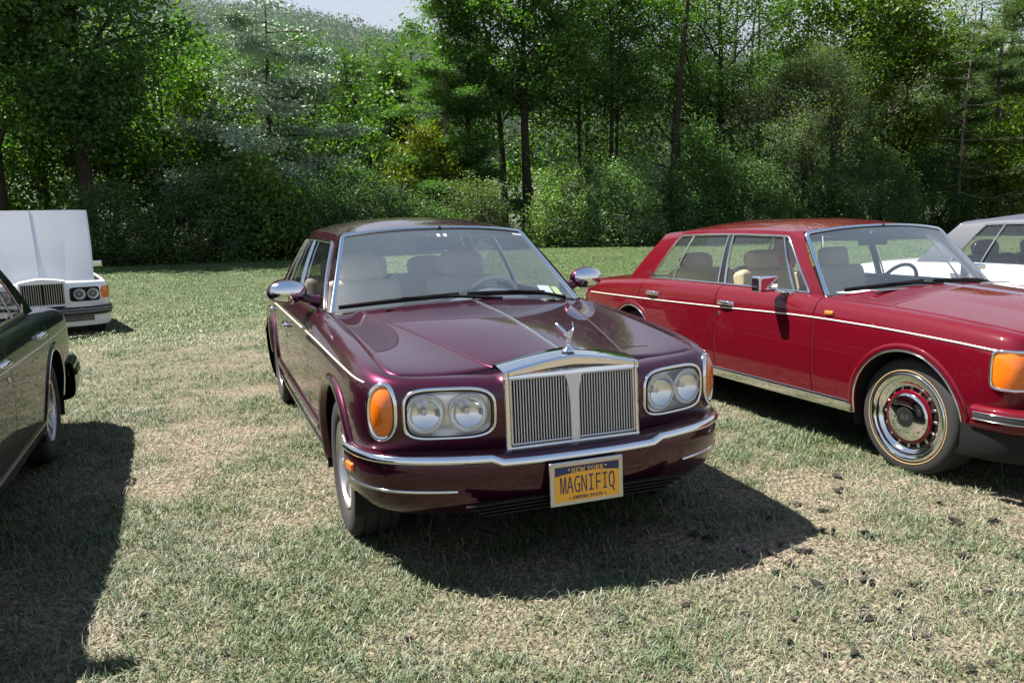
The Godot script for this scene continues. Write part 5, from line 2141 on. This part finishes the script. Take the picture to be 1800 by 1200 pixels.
	# shrubs along the edge, left to right
	var D := Color(.105, .170, .068)
	var L := Color(0.100, 0.159, 0.059)
	bush("edge_shrub", "dark rounded shrub behind the raised white hood at the left edge", V(-17.72, 0, -25.82), V(3.6, 2.3, 2.4), 249, "shrub", D, 41)
	bush("edge_shrub", "dark shrub just right of the raised white hood", V(-13.31, 0, -27.05), V(3.8, 2.7, 2.4), 316, "shrub", D, 42)
	bush("edge_shrub", "grey green shrub below the gap between the tall trunk and the pale leaved tree", V(-10.62, 0, -28.10), V(4.0, 3.0, 2.6), 364, "shrub", Color(.115, .17, .075), 43)
	bush("edge_shrub", "bright leaved shrub at the foot of the pale leaved tree", V(-8.75, 0, -28.90), V(3.4, 3.5, 2.4), 345, "maple", Color(0.112, 0.177, 0.035), 44)
	bush("edge_shrub", "dark wide shrub left of the plum car's roof", V(-7.43, 0, -29.93), V(3.8, 2.9, 2.6), 384, "shrub", D, 45)
	bush("edge_shrub", "tall grey green shrub above the left end of the plum car's roof", V(-5.53, 0, -31.11), V(3.6, 3.3, 2.6), 403, "shrub", Color(.12, .18, .085), 46)
	bush("edge_shrub", "low dark shrub behind the middle of the plum car's roof", V(-3.44, 0, -32.66), V(3.4, 2.2, 2.4), 307, "shrub", D, 47)
	bush("edge_shrub", "olive green shrub over the right half of the plum car's roof", V(-1.40, 0, -33.85), V(3.0, 2.9, 2.4), 345, "shrub", Color(.17, .20, .10), 48)
	bush("edge_shrub", "left half of the round light green bush pair right of the plum car's roof", V(2.31, 0, -35.20), V(3.4, 3.3, 2.8), 384, "shrub", Color(0.237, 0.306, 0.125), 49)
	bush("edge_shrub", "taller right half of the round light green bush pair", V(4.78, 0, -35.20), V(3.8, 3.9, 3.0), 441, "shrub", Color(0.188, 0.269, 0.125), 50)
	bush("edge_shrub", "dark shrub left of the red car's roof", V(7.37, 0, -35.69), V(3.6, 3.3, 2.6), 403, "shrub", D, 51)
	bush("edge_shrub", "dark shrub behind the rear half of the red car's roof", V(10.49, 0, -36.70), V(4.2, 3.9, 2.8), 499, "shrub", D, 52)
	bush("edge_shrub", "dark shrub under the willow behind the red car's roof", V(13.98, 0, -37.95), V(4.4, 3.2, 2.8), 441, "shrub", Color(0.059, 0.106, 0.035), 53)
	bush("edge_shrub", "dark shrub behind the windscreen of the red car", V(17.80, 0, -39.93), V(4.6, 4.4, 2.8), 576, "shrub", D, 54)
	bush("edge_shrub", "dark shrub above the gap between the red car and the grey roof", V(21.56, 0, -41.77), V(4.6, 4.6, 2.8), 576, "shrub", Color(0.065, 0.118, 0.035), 55)
	bush("edge_shrub", "dark shrub at the right edge above the grey roof", V(25.96, 0, -43.91), V(5.0, 4.6, 3.0), 576, "shrub", D, 56)
	bush("edge_shrub", "leafy shrub below the forked tree", V(8.48, 0, -36.18), V(3.4, 5.0, 2.4), 422, "ash", Color(0.088, 0.153, 0.041), 57)
	# weeds along the foot of the wood
	var r := RandomNumberGenerator.new()
	r.seed = 12
	var edge := EDGE
	var W := [[], [], [], []]
	var C := [PackedColorArray(), PackedColorArray(), PackedColorArray(), PackedColorArray()]
	var F := []
	var FC := PackedColorArray()
	for k in 3600:
		var x := r.randf_range(-24, 34)
		var z := tab(edge, x) + .5 - absf(r.randfn()) * 1.3
		var s := r.randf_range(.7, 1.7)
		var i := r.randi() % 4
		W[i].append(Transform3D(Basis(Vector3.UP, r.randf() * TAU).scaled(V(s, s * 1.2, s)), V(x, ground_y(x, z) + .18 * s, z)))
		var v := r.randf_range(.7, 1.3)
		C[i].append(Color(.085 * v, .125 * v, .035 * v))
		if r.randf() < .05 and (x > -1 and x < 3.5 or x > 17):
			F.append(Transform3D(Basis(Vector3.UP, r.randf() * TAU).scaled(V(.5, .5, .5)), V(x, ground_y(x, z) + .75, z + .3)))
			FC.append(Color(.55, .42, .05) if x < 5 else Color(0.649, 0.590, 0.496))
	for i in 4:
		var o := scatter("weeds", kinds.weed[i], M.leaf, W[i], C[i])
		tag(o, "tall green weeds along the foot of the wood", "weeds", "", "stuff")
	var fo := scatter("wild_flowers", leaf_cluster(12, V(.25, .25, .25), .06, 700, .8), M.grass, F, FC)
	tag(fo, "yellow and white wild flowers in the weeds at the edge of the wood", "flowers", "", "stuff")
	# the wood behind, which reads as one mass
	W = [[], [], [], []]
	C = [PackedColorArray(), PackedColorArray(), PackedColorArray(), PackedColorArray()]
	var n := 0
	while n < 5600:
		var x := r.randf_range(-42, 52)
		var d := r.randf_range(2.0, 18.0)
		var z := tab(edge, x) - d - 1.5
		var y := r.randf_range(.3, 12.0) if r.randf() < .5 else r.randf_range(.3, 7.0)
		var px := x / -z * 1425.0 + 895.0
		var top := 16.0
		if px > 380 and px < 720: top = 1.55 + (371.0 - 110.0) * -z / 1425.0
		if y > top: continue
		n += 1
		if noise.get_noise_3d(x * 14.0, y * 14.0, z * 14.0) < -.22: continue
		var s := r.randf_range(.95, 1.6)
		var i := r.randi() % 4
		W[i].append(Transform3D(Basis.from_euler(V(r.randfn() * .3, r.randf() * TAU, r.randfn() * .3)).scaled(V(s, s, s)), V(x, y, z)))
		var v := r.randf_range(.6, 1.35)
		C[i].append(Color(.125 * v, .195 * v, .048 * v))
	for i in 4:
		var o := scatter("wood_behind", kinds.maple[i], M.leaf, W[i], C[i])
		tag(o, "leafy wood further back behind the edge trees", "wood", "", "stuff")
	var bt := thing("wood_trunks", "", "")
	var tm := MB.new()
	for k in 30:
		var x := r.randf_range(-36, 46)
		var z := tab(edge, x) - r.randf_range(4.0, 16.0)
		var l := r.randfn() * .04
		var px := x / -z * 1425.0 + 895.0
		if px > 340 and px < 760: continue
		tm.tube(PackedVector3Array([V(x, -.2, z), V(x + l * 7, 7, z), V(x + l * 16, 14, z)]), PackedFloat32Array([.17, .13, .06]), 6)
	remove_child(bt)
	bt.free()
	used.erase("wood_trunks")
	var bo := put("wood_trunks", tm, M.bark)
	tag(bo, "dim tree trunks further back in the wood", "tree trunks", "", "stuff")
